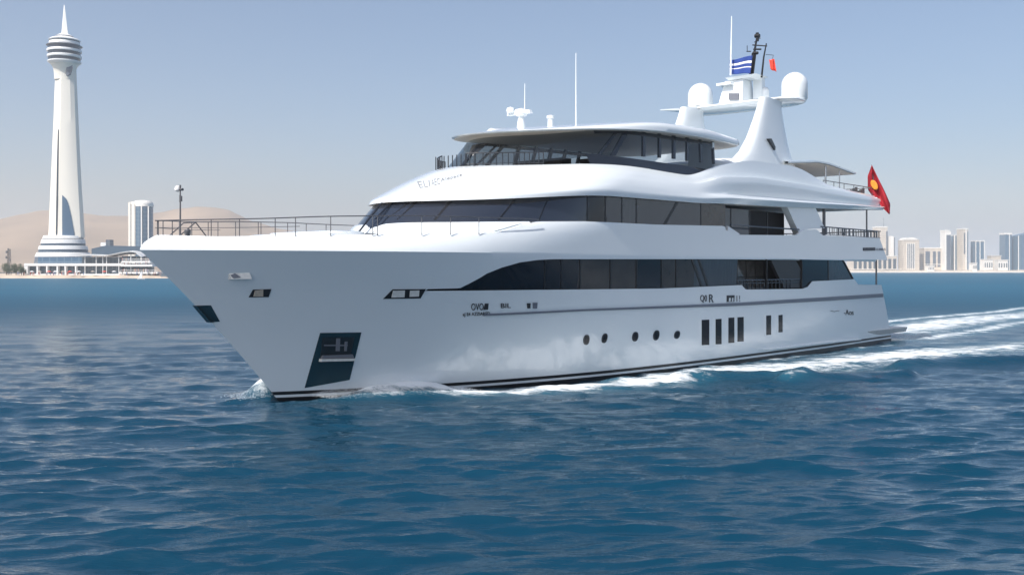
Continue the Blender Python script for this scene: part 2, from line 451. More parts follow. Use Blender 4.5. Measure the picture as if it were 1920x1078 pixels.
for side in (1, -1):
    q = [onY(x, y, 4.55) for x, y in [(1474, 384), (1527, 386), (1546, 428), (1514, 430), (1508, 441), (1500, 441)]]
    pl.prism([V(a, side * 4.56, c) for a, _, c in q], [V(a, side * 4.2, c) for a, _, c in q])
    q = [onY(x, y, 4.55) for x, y in [(1366, 424), (1388, 439), (1380, 441), (1364, 441)]]
    pl.prism([V(a, side * 4.54, c) for a, _, c in q], [V(a, side * 4.3, c) for a, _, c in q])
pl.pieces('side_pillar', M['white'], yacht, sharp=30)
ps = MB()
for side in (1, -1):
    for px, pa, pb in [(1545, 388, 440), (1625, 393, 440)]:
        a = onY(px, pa, 4.3); b = onY(px, pb, 4.3); r = 0.09 if px < 1600 else 0.05
        ps.tube([V(a[0], side * 4.3, a[2] + .15), V(a[0], side * 4.3, b[2] - 0.6)], r, 8)
    a = onY(1643, 483, 4.1); ps.tube([V(a[0], side * 4.1, 5.2), V(a[0], side * 4.1, 3.3)], 0.055, 8)
ps.pieces('deck_post', M['greyrail'], yacht)
ar = MB()
for side in (1, -1):
    ss = np.linspace(32.1, 41.2, 30); y = lambda s: hull_b(s, 6.4) - 0.1
    ar.tube([V(s, side * y(s), 6.86) for s in ss], 0.035, 6); ar.tube([V(s, side * y(s), 6.45) for s in ss], 0.02, 6)
    s = 32.3
    while s < 41.2:
        wdt = random.choice((0.03, 0.03, 0.1, 0.16, 0.22))
        ar.box(V(s + wdt, side * y(s), 6.45), V(s, side * (y(s) - 0.03), 6.86)); s += wdt + random.uniform(0.12, 0.4)
ar.tube([V(41.2, -4.2, 6.86), V(41.2, 4.2, 6.86)], 0.035, 6)
for k in range(20): ar.tube([V(41.2, -4.1 + k * 0.43, 6.4), V(41.2, -4.1 + k * 0.43, 6.86)], 0.02, 5)
ar.build('aft_rail', M['greyrail'], yacht)

# ---- bridge deck brow and its sculpted aft wings
S_K = (12, 16, 19, 22, 26, 30, 35, 41.3)
#       12    16    19    22    26    30    35    41.3
RZ = [(7.45, 7.48, 7.50, 7.60, 7.68, 7.78, 7.95, 8.18),
      (7.66, 7.67, 7.70, 7.86, 7.95, 8.04, 8.17, 8.32),
      (7.84, 7.83, 7.84, 7.98, 8.07, 8.14, 8.25, 8.38),
      (8.02, 8.00, 8.00, 8.06, 8.15, 8.20, 8.29, 8.41),
      (8.25, 8.20, 8.22, 8.62, 8.78, 8.78, 8.72, 8.72),
      (8.45, 8.38, 8.40, 8.88, 9.06, 9.05, 8.97, 8.88),
      (8.62, 8.52, 8.50, 8.88, 9.05, 9.03, 8.95, 8.86),
      (8.80, 8.68, 8.64, 9.16, 9.48, 9.47, 9.14, 9.00),
      (9.00, 8.86, 8.80, 9.42, 9.98, 10.02, 9.28, 9.06)]
RY = [(4.74, 4.76, 4.76, 4.74, 4.72, 4.68, 4.58, 4.36),
      (4.76, 4.78, 4.80, 4.86, 4.90, 4.86, 4.76, 4.52),
      (4.72, 4.74, 4.75, 4.78, 4.80, 4.76, 4.68, 4.46),
      (4.65, 4.68, 4.68, 4.60, 4.50, 4.46, 4.40, 4.22),
      (4.55, 4.58, 4.58, 4.58, 4.54, 4.50, 4.44, 4.26),
      (4.43, 4.46, 4.48, 4.52, 4.49, 4.45, 4.38, 4.20),
      (4.31, 4.36, 4.38, 4.26, 4.12, 4.08, 4.09, 3.98),
      (4.18, 4.22, 4.26, 4.16, 4.06, 4.04, 4.05, 3.96),
      (4.00, 4.06, 4.10, 4.06, 3.99, 3.96, 3.95, 3.90)]
RA = (4.85, 4.95, 5.35, 5.8, 6.35, 6.85, 7.3, 7.7, 8.15)
RL = (7.6,) * 3 + (7.7,) * 3 + (7.8, 7.85, 7.9)
RF = (7.03, 7.2, 7.42, 7.64, 7.9, 8.12, 8.31, 8.46, 8.6)
NRL = 8
def pchip(xs, ys, x):
    if x <= xs[0]: return ys[0]
    if x >= xs[-1]: return ys[-1]
    n = len(xs); h = [xs[i + 1] - xs[i] for i in range(n - 1)]; d = [(ys[i + 1] - ys[i]) / h[i] for i in range(n - 1)]
    m = [d[0]] + [0 if d[i - 1] * d[i] <= 0 else 2 * d[i - 1] * d[i] / (d[i - 1] + d[i]) for i in range(1, n - 1)] + [d[-1]]
    for i in range(n - 1):
        if x <= xs[i + 1]:
            t = (x - xs[i]) / h[i]
            return (2 * t**3 - 3 * t**2 + 1) * ys[i] + (t**3 - 2 * t**2 + t) * h[i] * m[i] + (-2 * t**3 + 3 * t**2) * ys[i + 1] + (t**3 - t**2) * h[i] * m[i + 1]
def brow_pt(r, s):
    i = min(int(r), NRL - 1); q = r - i
    def one(j):
        return (pchip(S_K, RY[j], s), pchip(S_K, RZ[j], s), RA[j], RL[j], RF[j])
    a, b = one(i), one(i + 1)
    # smooth interpolation across rails (Catmull-Rom)
    p0 = one(max(i - 1, 0)); p3 = one(min(i + 2, NRL))
    cr = lambda k: 0.5 * ((2 * a[k]) + (-p0[k] + b[k]) * q + (2 * p0[k] - 5 * a[k] + 4 * b[k] - p3[k]) * q * q + (-p0[k] + 3 * a[k] - 3 * b[k] + p3[k]) * q**3)
    lw = 0.85 * sstep((s - 18) / 5.0)                    # crisper ledges on the aft wings
    Y_, Z_, A_, L_, F_ = [lerp(cr(k), lerp(a[k], b[k], q), lw) for k in range(5)]
    y = P(s, A_, L_, Y_); z = lerp(F_, Z_, sstep((s - A_) / 8.0)); return y, z, A_
NB = 150; NRW = 41
tb = MB()
def brow_rail(r, side, dy=0, dz=0):
    A_ = brow_pt(r, 8)[2]; row = []
    for i in range(NB + 1):
        s = lerp(A_, 41.3, (i / NB) ** 1.6); y, z, _ = brow_pt(r, s); row.append(V(s, side * max(y + dy, 0), z + dz))
    return row
for side in (1, -1):
    rows = [brow_rail(NRL * i / (NRW - 1), side) for i in range(NRW)]
    tb.grid(rows)
    top = rows[-1]; tb.grid([top, [(x, side * max(abs(y) - 0.12, 0), z) for x, y, z in top], [(x, side * max(abs(y) - 0.2, 0), min(z - 0.1, 8.7)) for x, y, z in top]])
    e = [r[-1] for r in rows]; tb.grid([e, [(x, side * (abs(y) - 0.35), z) for x, y, z in e]])
brow = tb.build('bridge_deck_brow', M['white'], yacht, sharp=48, weld=0.002)
sf = MB()
r0 = brow_rail(0, 1); r1 = brow_rail(0, -1)
sf.grid([r0, [(x, y * 0.5, z + 0.03) for x, y, z in r0], [(x, 0, z + 0.03) for x, y, z in r0], [(x, y * 0.5, z + 0.03) for x, y, z in r1], r1])
sf.build('deck_soffit', M['soffit'], yacht)
dd = MB(); r5 = brow_rail(NRL, 1, -0.1); r6 = brow_rail(NRL, -1, -0.1)
dd.grid([[(x, y, min(z - 0.06, 8.74)) for x, y, z in r5], [(x, y, min(z - 0.06, 8.74)) for x, y, z in r6]]); dd.build('bridge_deck', M['deck'], yacht, smooth=False)
# underside fascia of the aft overhang and aft end of the deck
eb = MB(); eb.box(V(41.2, -4.1, 8.2), V(41.05, 4.1, 8.95)); eb.build('deck_edge', M['white'], yacht, smooth=False)

# ---- bridge house under the hardtop
def t4_b(s, z):
    q = (z - 8.8) / 1.7; a = lerp(9.0, 10.6, q); return P(s, a, 6.2, lerp(3.86, 3.62, q))
Z4B = lambda s: smk([(9, 8.68), (11, 8.85), (13, 9.22), (17, 9.24), (22.4, 9.26)], s, 0.6)
Z4T = lambda s: smk([(9, 9.93), (11, 9.97), (14, 10.42), (17, 10.5), (22.4, 10.6)], s, 0.6)
def house_rows(zb, zt, s1, side, n=70, rows=3, off=0.0):
    out = []
    for r in range(rows + 1):
        row = []
        for i in range(n + 1):
            t = (i / n) ** 1.7; z = lerp(zb(9.5), zt(9.5), r / rows)
            for _ in range(4):
                a = lerp(9.0, 10.6, (z - 8.8) / 1.7); s = lerp(a, s1, t); z = lerp(zb(s), zt(s), r / rows)
            row.append(V(s, side * max(t4_b(s, z) + off, 0), z))
        out.append(row)
    return out
g4 = MB()
for side in (1, -1): g4.grid(house_rows(Z4B, Z4T, 22.2, side))
win4 = g4.build('bridge_window', M['clear'], yacht, weld=0.002, sharp=60)
f4 = MB()
for side in (1, -1):
    for (xa, ya, xb, yb, wd) in [(902, 270, 866, 312, .05), (1160, 243, 1122, 292, .06), (1178, 240, 1150, 292, .12), (1207, 242, 1207, 294, .10), (1237, 246, 1237, 296, .08), (1264, 250, 1264, 298, .10), (1289, 255, 1289, 302, .09),
                                 (1313, 258, 1315, 305, .09), (1336, 262, 1339, 308, .07)]:
        A = hit(xa, ya, t4_b); Bq = hit(xb, yb, t4_b); pts = [(lerp(A[0], Bq[0], k / 5), lerp(A[2], Bq[2], k / 5)) for k in range(6)]
        for (sa, za), (sb, zb_) in zip(pts, pts[1:]):
            q4 = [(sa - wd, za), (sa + wd, za), (sb + wd, zb_), (sb - wd, zb_)]
            f4.prism([V(a, side * (t4_b(a, c) + 0.02), c) for a, c in q4], [V(a, side * (t4_b(a, c) - 0.08), c) for a, c in q4])
    A = house_rows(lambda s: Z4T(s) - 0.16, Z4T, 22.2, side, off=0.015); f4.grid([[p for p in r if -p[0] > 13.2] for r in A]) if False else None
    ssx = np.linspace(13.4, 22.2, 30); f4.grid([[V(s, side * (t4_b(s, Z4T(s) - d) + .02), Z4T(s) - d) for s in ssx] for d in (0.16, 0.0)])
    ss = np.linspace(10.2, 22.2, 40); f4.tube([V(s, side * (t4_b(s, 9.25) + 0.01), 9.22) for s in ss if s > 12], 0.03, 6)
f4.pieces('mullion', M['dark'], win4, smooth=False, weld=.0005)
# dark base panel between windows and brow
b4 = MB()
for side in (1, -1):
    rows = []
    ss = np.linspace(12.6, 22.35, 50)
    for q in (0, 0.33, 0.66, 1.0):
        row = []
        for s in ss:
            yb, zb_, _ = brow_pt(NRL, s); za = 9.25
            taper = min(sstep((s - 12.6) / 2.0), 1.0)
            yy = lerp(t4_b(s, za) + 0.03, max(yb - 0.02, t4_b(s, za) + 0.03), (1 - q)); row.append(V(s, side * yy, lerp(min(zb_ - 0.03, za - 0.02), za, q)))
        rows.append(row)
    b4.grid(rows)
b4.pieces('bridge_base_panel', M['dark'], yacht, by='side', sharp=60)
bi = MB()
bi.box(V(14.4, -1.4, 8.75), V(13.7, 1.2, 9.35)); bi.box(V(20.5, -2.6, 8.75), V(18.6, -1.2, 9.2)); bi.box(V(16.4, 0.5, 8.75), V(15.9, 1.0, 9.5))
bi.pieces('bridge_furniture', M['interior'], yacht, smooth=False)
bw = MB()
for sgn in (1, -1): bw.box(V(22.35, sgn * 3.66, 9.0), V(22.2, sgn * 2.3, 10.6))
bw.pieces('bridge_aft_wall', M['white'], yacht, smooth=False)

# ---- hardtop
ht = MB(); hs = MB()
def roof_y(s, k=0.0): return P(s, 9.05 + k, 9.2, 4.12 - k * 0.8, 2.3, 0.55) * (1 - 0.10 * sstep((s - 20) / 5.5)) * (1 - 0.5 * max(0, (s - 24.6) / 1.0) ** 2)
def roof_zb(s): return smk([(9, 9.93), (13, 10.28), (17, 10.55), (20, 10.62), (22.5, 10.64), (25.6, 10.66)], s, 1.0)
def roof_thk(s): return smk([(9, 0.04), (13, 0.17), (17, 0.42), (22, 0.46), (25.6, 0.32)], s, 0.8)
NR = 80
def roof_row(side, k, zf):
    row = []
    for i in range(NR + 1):
        s = lerp(9.05 + k, 25.6 - k, (i / NR) ** 1.4); row.append(V(s, side * roof_y(s, k), zf(s)))
    return row
for side in (1, -1):
    zb_ = roof_zb; zt_ = lambda s: roof_zb(s) + roof_thk(s)
    rows = [roof_row(side, 0.12, zb_), roof_row(side, 0.03, lambda s: zb_(s) + 0.02), roof_row(side, 0.0, lambda s: zb_(s) + 0.05), roof_row(side, 0.02, lambda s: zb_(s) + roof_thk(s) * 0.5),
            roof_row(side, 0.08, lambda s: zb_(s) + roof_thk(s) * 0.85), roof_row(side, 0.22, lambda s: zt_(s)), roof_row(side, 0.6, lambda s: zt_(s) + 0.08), roof_row(side, 1.4, lambda s: zt_(s) + 0.14)]
    rows.append([(x, 0, z + 0.10) for x, y, z in rows[-1]])
    ht.grid(rows)
    hs.grid([roof_row(side, 0.12, zb_), [(x, 0, z + 0.02) for x, y, z in roof_row(side, 0.12, zb_)]])
roof = ht.build('hardtop', M['white'], yacht, sharp=45, weld=0.002)
hs.build('hardtop_soffit', M['soffit'], roof, weld=0.002)

# ---- radar arch
am = MB()
def leg(side):
    # a swept leg: sections (s front, s rear, y in, y out, z)
    y = 2.55
    sec = [(25.6, 33.4, 2.0, 3.1, 8.7), (26.3, 32.9, 2.0, 3.06, 10.2), (27.1, 32.4, 2.04, 2.98, 10.7), (27.9, 32.0, 2.1, 2.9, 11.5), (28.6, 31.7, 2.15, 2.8, 12.5), (29.0, 31.5, 2.2, 2.75, 13.2), (29.3, 31.4, 2.2, 2.75, 13.8)]
    rows = []
    for a, b, yi, yo, z in sec:
        ring = []
        for k in range(24):
            t = 2 * math.pi * k / 24; ct, st_ = math.cos(t), math.sin(t)
            ring.append(V((a + b) / 2 + (b - a) / 2 * math.copysign(abs(ct) ** 0.6, ct), side * ((yi + yo) / 2 + (yo - yi) / 2 * math.copysign(abs(st_) ** 0.6, st_)), z))
        rows.append(ring + ring[:1])
    am.grid(rows)
leg(1); leg(-1)
am.pieces('arch_leg', M['white'], yacht, by='side', sharp=50, weld=0.002)
pm = MB(); rows = []
for z, sh in ((13.72, 0.35), (13.78, 0.12), (13.9, 0.0), (13.98, 0.06), (14.02, 0.25)):
    ring = []
    for k in range(48):
        t = 2 * math.pi * k / 48; ct, st_ = math.cos(t), math.sin(t)
        ring.append(V(32.0 + (1.35 - sh) * math.copysign(abs(ct) ** 0.55, ct), (3.55 - sh) * math.copysign(abs(st_) ** 0.55, st_), z))
    rows.append(ring + ring[:1])
pm.grid(rows); pm.add(rows[0][:-1], [tuple(range(48))]); pm.add(rows[-1][:-1], [tuple(range(48))])
# pointed forward tip at the starboard end
pm.prism([V(30.9, -2.3, 13.75), V(30.9, -3.4, 13.75), V(28.6, -3.5, 13.62)], [V(30.9, -2.3, 13.98), V(30.9, -3.4, 13.98), V(28.6, -3.5, 13.68)])
pm.build('arch_platform', M['white'], yacht, sharp=40, weld=0.001)
fr = MB()                                                            # low fairing the arch grows out of
rows = []
for z, k in ((8.7, 0), (9.6, 0.1), (10.05, 0.35), (10.3, 0.9), (10.38, 1.5)):
    ring = []
    for j in range(40):
        t = 2 * math.pi * j / 40; ct, st_ = math.cos(t), math.sin(t)
        ring.append(V(29.6 + (4.6 - k) * math.copysign(abs(ct) ** 0.6, ct), (3.25 - k * 0.6) * math.copysign(abs(st_) ** 0.6, st_), z))
    rows.append(ring + ring[:1])
fr.grid(rows); fr.add(rows[-1][:-1], [tuple(range(40))]); fr.build('arch_fairing', M['white'], yacht, sharp=50, weld=0.001)
q = onY(1449, 270, 3.1)
lv = MB(); lv.prism([V(q[0] - .35, 3.06, q[2] + .25), V(q[0] - .05, 3.06, q[2] + .28), V(q[0] + .4, 3.06, q[2] - .12), V(q[0] + .38, 3.06, q[2] - .3)],
                    [V(q[0] - .35, 2.9, q[2] + .25), V(q[0] - .05, 2.9, q[2] + .28), V(q[0] + .4, 2.9, q[2] - .12), V(q[0] + .38, 2.9, q[2] - .3)])
lv.build('arch_vent', M['dark'], yacht, smooth=False)
def dome(s, y, z, r, h):
    prof = [(r * 0.80, 0), (r * 0.93, 0.05), (r, 0.14), (r, h - r)] + [(r * math.cos(t), h - r + r * math.sin(t)) for t in np.linspace(0.1, 1.54, 10)]
    MB().revolve(V(s, y, z), prof, 36).build('satellite_dome', M['white'], yacht, sharp=40)
dome(32.7, 2.75, 13.98, 0.73, 1.62); dome(31.4, -2.55, 13.95, 0.73, 1.5)
q = onY(1434, 183, 1.0); dome(q[0], 1.0, 14.0, 0.26, 0.95)
# mast pedestal with brackets on the platform
mp = MB()
c = onY(1380, 190, 0.0); sm = 31.7
ym = lambda px: (0.0)
def mpbox(px0, px1, py0, py1, s, dep):     # a box on the cross plane s, given by its outline in the photo
    def at(px, py):
        a, b, cc = ray(px, py); t = (s - S0) / a; return Y0 + b * t, CH + cc * t
    y0, z0 = at(px0, py1); y1, z1 = at(px1, py0)
    return y0, y1, z0, z1
y0, y1, z0, z1 = mpbox(1357, 1398, 150, 193, 31.6, 1)
mp.prism([V(31.1, y0 - .08, 13.95), V(31.1, y1 + .05, 13.95), V(32.6, y1 + .05, 13.95), V(32.6, y0 - .08, 13.95)], [V(31.3, y0 + .25, z1), V(31.3, y1, z1), V(32.3, y1, z1), V(32.3, y0 + .25, z1)])
y0, y1, z0, z1 = mpbox(1366, 1424, 140, 152, 31.4, 1)
mp.prism([V(31.2, y0 + .1, z0 - .02), V(31.2, y1 - .5, z0 - .02), V(32.3, y1 - .5, z0 - .02), V(32.3, y0 + .1, z0 - .02)], [V(31.0, y0, z1), V(31.0, y1, z1), V(32.5, y1, z1), V(32.5, y0, z1)])
y0, y1, z0, z1 = mpbox(1348, 1366, 156, 163, 31.2, 1)
mp.box(V(31.8, y0, z0), V(30.9, y1 + .3, z1))
y0, y1, z0, z1 = mpbox(1412, 1428, 145, 186, 32.2, 1)
mp.box(V(32.6, y0, z0), V(32.2, y1, z1))
mp.build('mast_pedestal', M['white'], yacht, smooth=False)
def at_s(px, py, s):
    a, b, cc = ray(px, py); t = (s - S0) / a; return V(s, Y0 + b * t, CH + cc * t)
md = MB()
q = [at_s(x, y, 31.2) for x, y in [(1369, 176), (1387, 176), (1387, 188), (1369, 188)]]
MB().prism([(x + .18, y, z) for x, y, z in q], [(x - .1, y, z) for x, y, z in q]).build('pedestal_panel', M['inkgrey'], yacht, smooth=False)
mk = MB(); T_ = lambda pts, r, r2=None: mk.tube([at_s(x, y, 31.8) for x, y in pts], r, 8, r2)
T_([(1408, 142), (1413, 108), (1419, 72)], 0.10, 0.05); T_([(1428, 146), (1432, 108), (1437, 82)], 0.06, 0.035)
T_([(1412, 100), (1421, 100)], 0.09); T_([(1411, 85), (1438, 87)], 0.035); T_([(1414, 80), (1426, 72)], 0.02); T_([(1420, 62), (1420, 78)], 0.09)
T_([(1413, 93), (1427, 93)], 0.05); T_([(1436, 103), (1450, 104)], 0.015); T_([(1450, 104), (1448, 113)], 0.012)
for x0 in (1406, 1412): T_([(x0, 140), (x0 + 5, 100)], 0.045)
T_([(1416, 68), (1424, 68)], 0.12); T_([(1400, 97), (1408, 97)], 0.03); T_([(1401, 86), (1401, 98)], 0.02)
mk.build('signal_mast', M['black'], yacht)
an = MB()
for px, pa, pb, y, r in [(1372, 31, 142, 0, 0.05), (1080, 100, 232, 1.2, 0.035), (984, 157, 206, 0.4, 0.03)]:
    if px == 1372: an.tube([at_s(px - 2, pb, 31.3), at_s(px, pa, 31.3)], 0.06, 6, 0.03)
    else:
        a = onY(px, pb, y); b = onY(px, pa, y); an.tube([V(a[0], y, a[2] - .3), V(a[0], y, b[2])], r, 6, r * 0.55)
an.pieces('whip_antenna', M['white'], yacht)
rd = MB()
a = onY(977, 233, 0.4); zr = a[2]
rd.revolve(V(a[0], 0.4, zr - .25), [(0.2, 0), (0.16, 0.3), (0.12, 0.55), (0.26, 0.62), (0.30, 0.72), (0.26, 0.85), (0.1, 0.92)], 16)
rd.prism([V(a[0] - .08, -0.35, zr + .42), V(a[0] + .14, -0.35, zr + .42), V(a[0] + .14, 0.95, zr + .42), V(a[0] - .08, .95, zr + .42)], [V(a[0] - .06, -.3, zr + .58), V(a[0] + .1, -.3, zr + .58), V(a[0] + .1, .9, zr + .56), V(a[0] - .06, .9, zr + .56)])
rd.revolve(V(a[0] - 0.1, -0.1, zr + .5), [(0.16, 0), (0.2, 0.12), (0.16, 0.22), (0.05, 0.27)], 14)
rd.build('radar_scanner', M['white'], yacht, sharp=40); rd = MB()
a = onY(1032, 232, 0.8); rd.revolve(V(a[0], 0.8, a[2] - .25), [(0.13, 0), (0.12, 0.45), (0.17, 0.47), (0.17, 0.58), (0.08, 0.62)], 12)
rd.build('roof_lamp', M['white'], yacht, sharp=40)

# ---- aft awning on the bridge deck
aw = MB(); y1 = 3.3
pts = [onY(x, y, y1) for x, y in [(1478, 303), (1535, 302), (1556, 306), (1605, 324)]]
prf = [(p[0], p[2]) for p in pts]
rows_t = [V(a, 0, c + 0.12) for a, c in prf]; 
def awrow(y, dz): return [V(a, y, c + dz - 0.0 * abs(y)) for a, c in prf]
aw.grid([awrow(y1, 0), awrow(y1 - .4, .07), awrow(0, .12), awrow(-y1 + .4, .07), awrow(-y1, 0), awrow(-y1, -.09), awrow(-y1 + .4, -.1), awrow(y1 - .4, -.1), awrow(y1, -.09), awrow(y1, 0)])
aw.build('awning', M['white'], yacht, sharp=40, weld=0.001)
asf = MB(); asf.grid([[(x, y, z - 0.012) for x, y, z in awrow(y1 - .1, -.1)], [(x, y, z - 0.012) for x, y, z in awrow(-y1 + .1, -.1)]]); asf.build('awning_lining', M['soffit'], yacht)
ap = MB()
for side in (1, -1):
    for px, pb in ((1548, 345), (1574, 365)):
        a = onY(px, 320, 3.0); ap.tube([V(a[0], side * 3.0, a[2] + .25), V(a[0], side * 3.0, 8.7)], 0.06 if px < 1560 else 0.035, 8)
ap.pieces('awning_post', M['steel'], yacht)
hbx = MB(); hbx.box(V(35.2, -2.4, 8.7), V(33.6, 2.6, 9.75)); hbx.build('deck_locker', M['white'], yacht, smooth=False)
tr = MB()
for side in (1, -1):
    ss = np.linspace(34, 41.1, 16)
    tr.tube([V(s, side * (pchip(S_K, RY[NRL], s) - .1), 9.55 + 0.0 * s) for s in ss], 0.025, 6)
    for s in ss[::3]: tr.tube([V(s, side * (pchip(S_K, RY[NRL], s) - .1), 8.9), V(s, side * (pchip(S_K, RY[NRL], s) - .1), 9.55)], 0.02, 5)
tr.tube([V(41.1, -3.7, 9.55), V(41.1, 3.7, 9.55)], 0.025, 6)
for k in range(6): tr.box(V(38.6 + k * .35, 3.62, 9.0), V(38.45 + k * .35, 3.5, 9.3 + 0.1 * (k % 3)))
tr.build('sun_deck_rail', M['greyrail'], yacht)

# ---- fittings on the hull
def slab(poly, m, name, bf=hull_b, off=0.03, back=-0.12, sub=None, parent=None, both=True):
    """a thin fitting let into a surface, on both sides of the yacht; returns the list of its objects"""
    res = []
    for n_, side in enumerate((1, -1) if both else (1,)):
        b = MB(); pr = parent[n_] if isinstance(parent, list) else (parent or yacht)
        if sub and len(poly) == 4:
            nu, nv = sub; fr_, bk = [], []
            for j in range(nv + 1):
                rf, rb = [], []
                for i in range(nu + 1):
                    u_, v_ = i / nu, j / nv
                    x = lerp(lerp(poly[0][0], poly[1][0], u_), lerp(poly[3][0], poly[2][0], u_), v_); y = lerp(lerp(poly[0][1], poly[1][1], u_), lerp(poly[3][1], poly[2][1], u_), v_)
                    h = hit(x, y, bf); rf.append(V(h[0], side * (h[1] + off), h[2])); rb.append(V(h[0], side * (h[1] + back), h[2]))
                fr_.append(rf); bk.append(rb)
            b.grid(fr_); b.grid([fr_[0], bk[0]]); b.grid([fr_[-1], bk[-1]]); b.grid([[r[0] for r in fr_], [r[0] for r in bk]]); b.grid([[r[-1] for r in fr_], [r[-1] for r in bk]])
        else:
            h = [hit(x, y, bf) for x, y in poly]
            b.prism([V(q[0], side * (q[1] + (off[i] if isinstance(off, tuple) else off)), q[2]) for i, q in enumerate(h)], [V(q[0], side * (q[1] + back), q[2]) for q in h])
        res.append(b.build(name, m, pr, smooth=True, sharp=30, weld=0.0005))
    return res
pk = slab([(600, 624), (677, 623), (655, 712), (571, 727)], M['pocket'], 'anchor_pocket', sub=(8, 8), off=0.02)
slab([(604, 633), (664, 632), (656, 666), (600, 667)], mat('pocket_inner', (0.012, 0.02, 0.028), 0.3, vary=0.5, vscale=4), 'anchor_hatch', off=0.035, sub=(4, 4), parent=pk)
slab([(603, 666), (658, 664), (661, 671), (600, 672)], M['inkgrey'], 'anchor_step', off=0.10, parent=pk)
slab([(598, 672.5), (661, 671.5), (659, 676), (597, 677.5)], M['lamp'], 'anchor_step', off=0.16, parent=pk)
slab([(606, 646), (650, 646), (650, 648.5), (606, 648.5)], M['inkgrey'], 'anchor_bar', off=0.06, parent=pk)
slab([(629, 634), (636, 634), (635, 658), (628, 658)], M['inkgrey'], 'anchor_bar', off=0.06, parent=pk)
slab([(645, 640), (650, 640), (648, 658), (644, 658)], M['inkgrey'], 'anchor_bar', off=0.06, parent=pk)
slab([(364.5, 573), (395, 572.5), (412, 603), (391, 604.5)], M['pocket'], 'stem_pocket', sub=(6, 6), off=0.015)
slab([(429, 513), (467, 511.5), (467, 523), (428, 524)], M['lamp'], 'hawse_plate', off=(.02, .02, .17, .17))
slab([(430, 516), (439, 512.5), (447, 520), (432, 521.5)], M['inkgrey'], 'hawse_hole', off=(.09, .05, .15, .17))
hp = slab([(474, 543), (508, 542), (503, 557), (466, 557.5)], M['ink'], 'hawse_hole', off=0.025)
slab([(477, 545), (492, 543), (492, 556), (474, 556)], M['tan'], 'hawse_roller', off=0.05, parent=hp)
lh = slab([(736, 542.5), (798, 542), (788, 559.5), (718, 560.5)], M['black'], 'bow_light', off=0.02, sub=(4, 2))
slab([(736, 545), (758, 544.5), (757, 557.5), (733, 558)], M['lamp'], 'light_lens', off=0.04, parent=lh)
slab([(768, 545), (785, 544.5), (784, 556), (767, 556.5)], M['lamp'], 'light_lens', off=0.04, parent=lh)
for (x, y, a, b, rot) in [(1099, 637, 5.5, 9.5, .15), (1133, 634, 5, 9, .3), (1190.5, 631, 5.5, 9, .2), (1230, 628.5, 5.5, 9.5, .25), (1269, 627.5, 5.2, 7.5, .3)]:
    pts = []
    for k in range(20):
        t = 2 * math.pi * k / 20; ex, ey = a * math.copysign(abs(math.cos(t)) ** .8, math.cos(t)), b * math.sin(t)
        pts.append((x + ex - rot * ey * .6, y + ey))
    po = slab(pts, M['dark'], 'porthole', off=0.03)
    slab([(lerp(x, q[0], .68), lerp(y, q[1], .72)) for q in pts], M['hullglass'], 'porthole_glass', off=0.04, parent=po)
for (x0, x1, y0, y1) in [(1315, 1329, 599, 647), (1341, 1352, 597.5, 645.5), (1365, 1376, 595, 643), (1382, 1393.5, 594, 640.5), (1436, 1445, 591, 628), (1459, 1466.5, 590, 623)]:
    wf = slab([(x0 - 2.5, y0 - 2), (x1 + 2.5, y0 - 2.5), (x1 + 2.5, y1 + 1.5), (x0 - 2.5, y1 + 2)], M['white'], 'hull_window', off=0.02)
    slab([(x0, y0 + .8), (x1, y0), (x1, y1 - .6), (x0, y1)], M['hullglass'], 'window_pane', off=0.03, parent=wf)
# rubbing strake: grey moulding that widens aft
stk = MB(); k0 = curve([(905, 590.5), (1100, 581), (1240, 576), (1385, 570.5), (1500, 563.5), (1655, 553.5)], hull_b)
for side in (1, -1):
    ss = np.linspace(k0[0][0], k0[-1][0], 90); hw = lambda s: lerp(0.035, 0.10, sstep((s - 8) / 30))
    f_ = lambda o, d: [V(s, side * (hull_b(s, itp(k0, s)) + o), smk(k0, s, 1.0) + d * hw(s)) for s in ss]
    stk.grid([f_(-.03, 1.2), f_(.05, 1.0), f_(.05, -1.0), f_(-.03, -1.2)])
stk.pieces('rubbing_strake', M['greystripe'], yacht, by='side', sharp=40)
sp = MB()
for side in (1, -1):                                                  # spray rail low on the quarter
    k1 = curve([(1420, 656), (1480, 650.5), (1540, 643.5), (1610, 636)], hull_b); ss = np.linspace(k1[0][0], k1[-1][0], 30)
    f_ = lambda o, d: [V(s, side * (hull_b(s, .5) + o * min(1, (s - ss[0]) / 2)), itp(k1, s) + d) for s in ss]
    sp.grid([f_(-.03, .07), f_(.16, .05), f_(.16, -.02), f_(-.03, -.06)])
sp.pieces('spray_rail', M['white'], yacht, by='side', sharp=40)
# swim platform
sw = MB(); yb = hull_b(42.5, 0.6)
ring = lambda o, z: [V(39.2, yb + .02 + o, z), V(45.3, yb + .1 + o, z), V(45.6, yb - .3 + o, z), V(45.6, -yb + .3 - o, z), V(45.3, -yb - .1 - o, z), V(39.2, -yb - .02 - o, z)]
sw.prism(ring(0.0, 0.52), ring(0.12, 0.82)); sw.build('swim_platform', M['platform'], yacht, smooth=False)
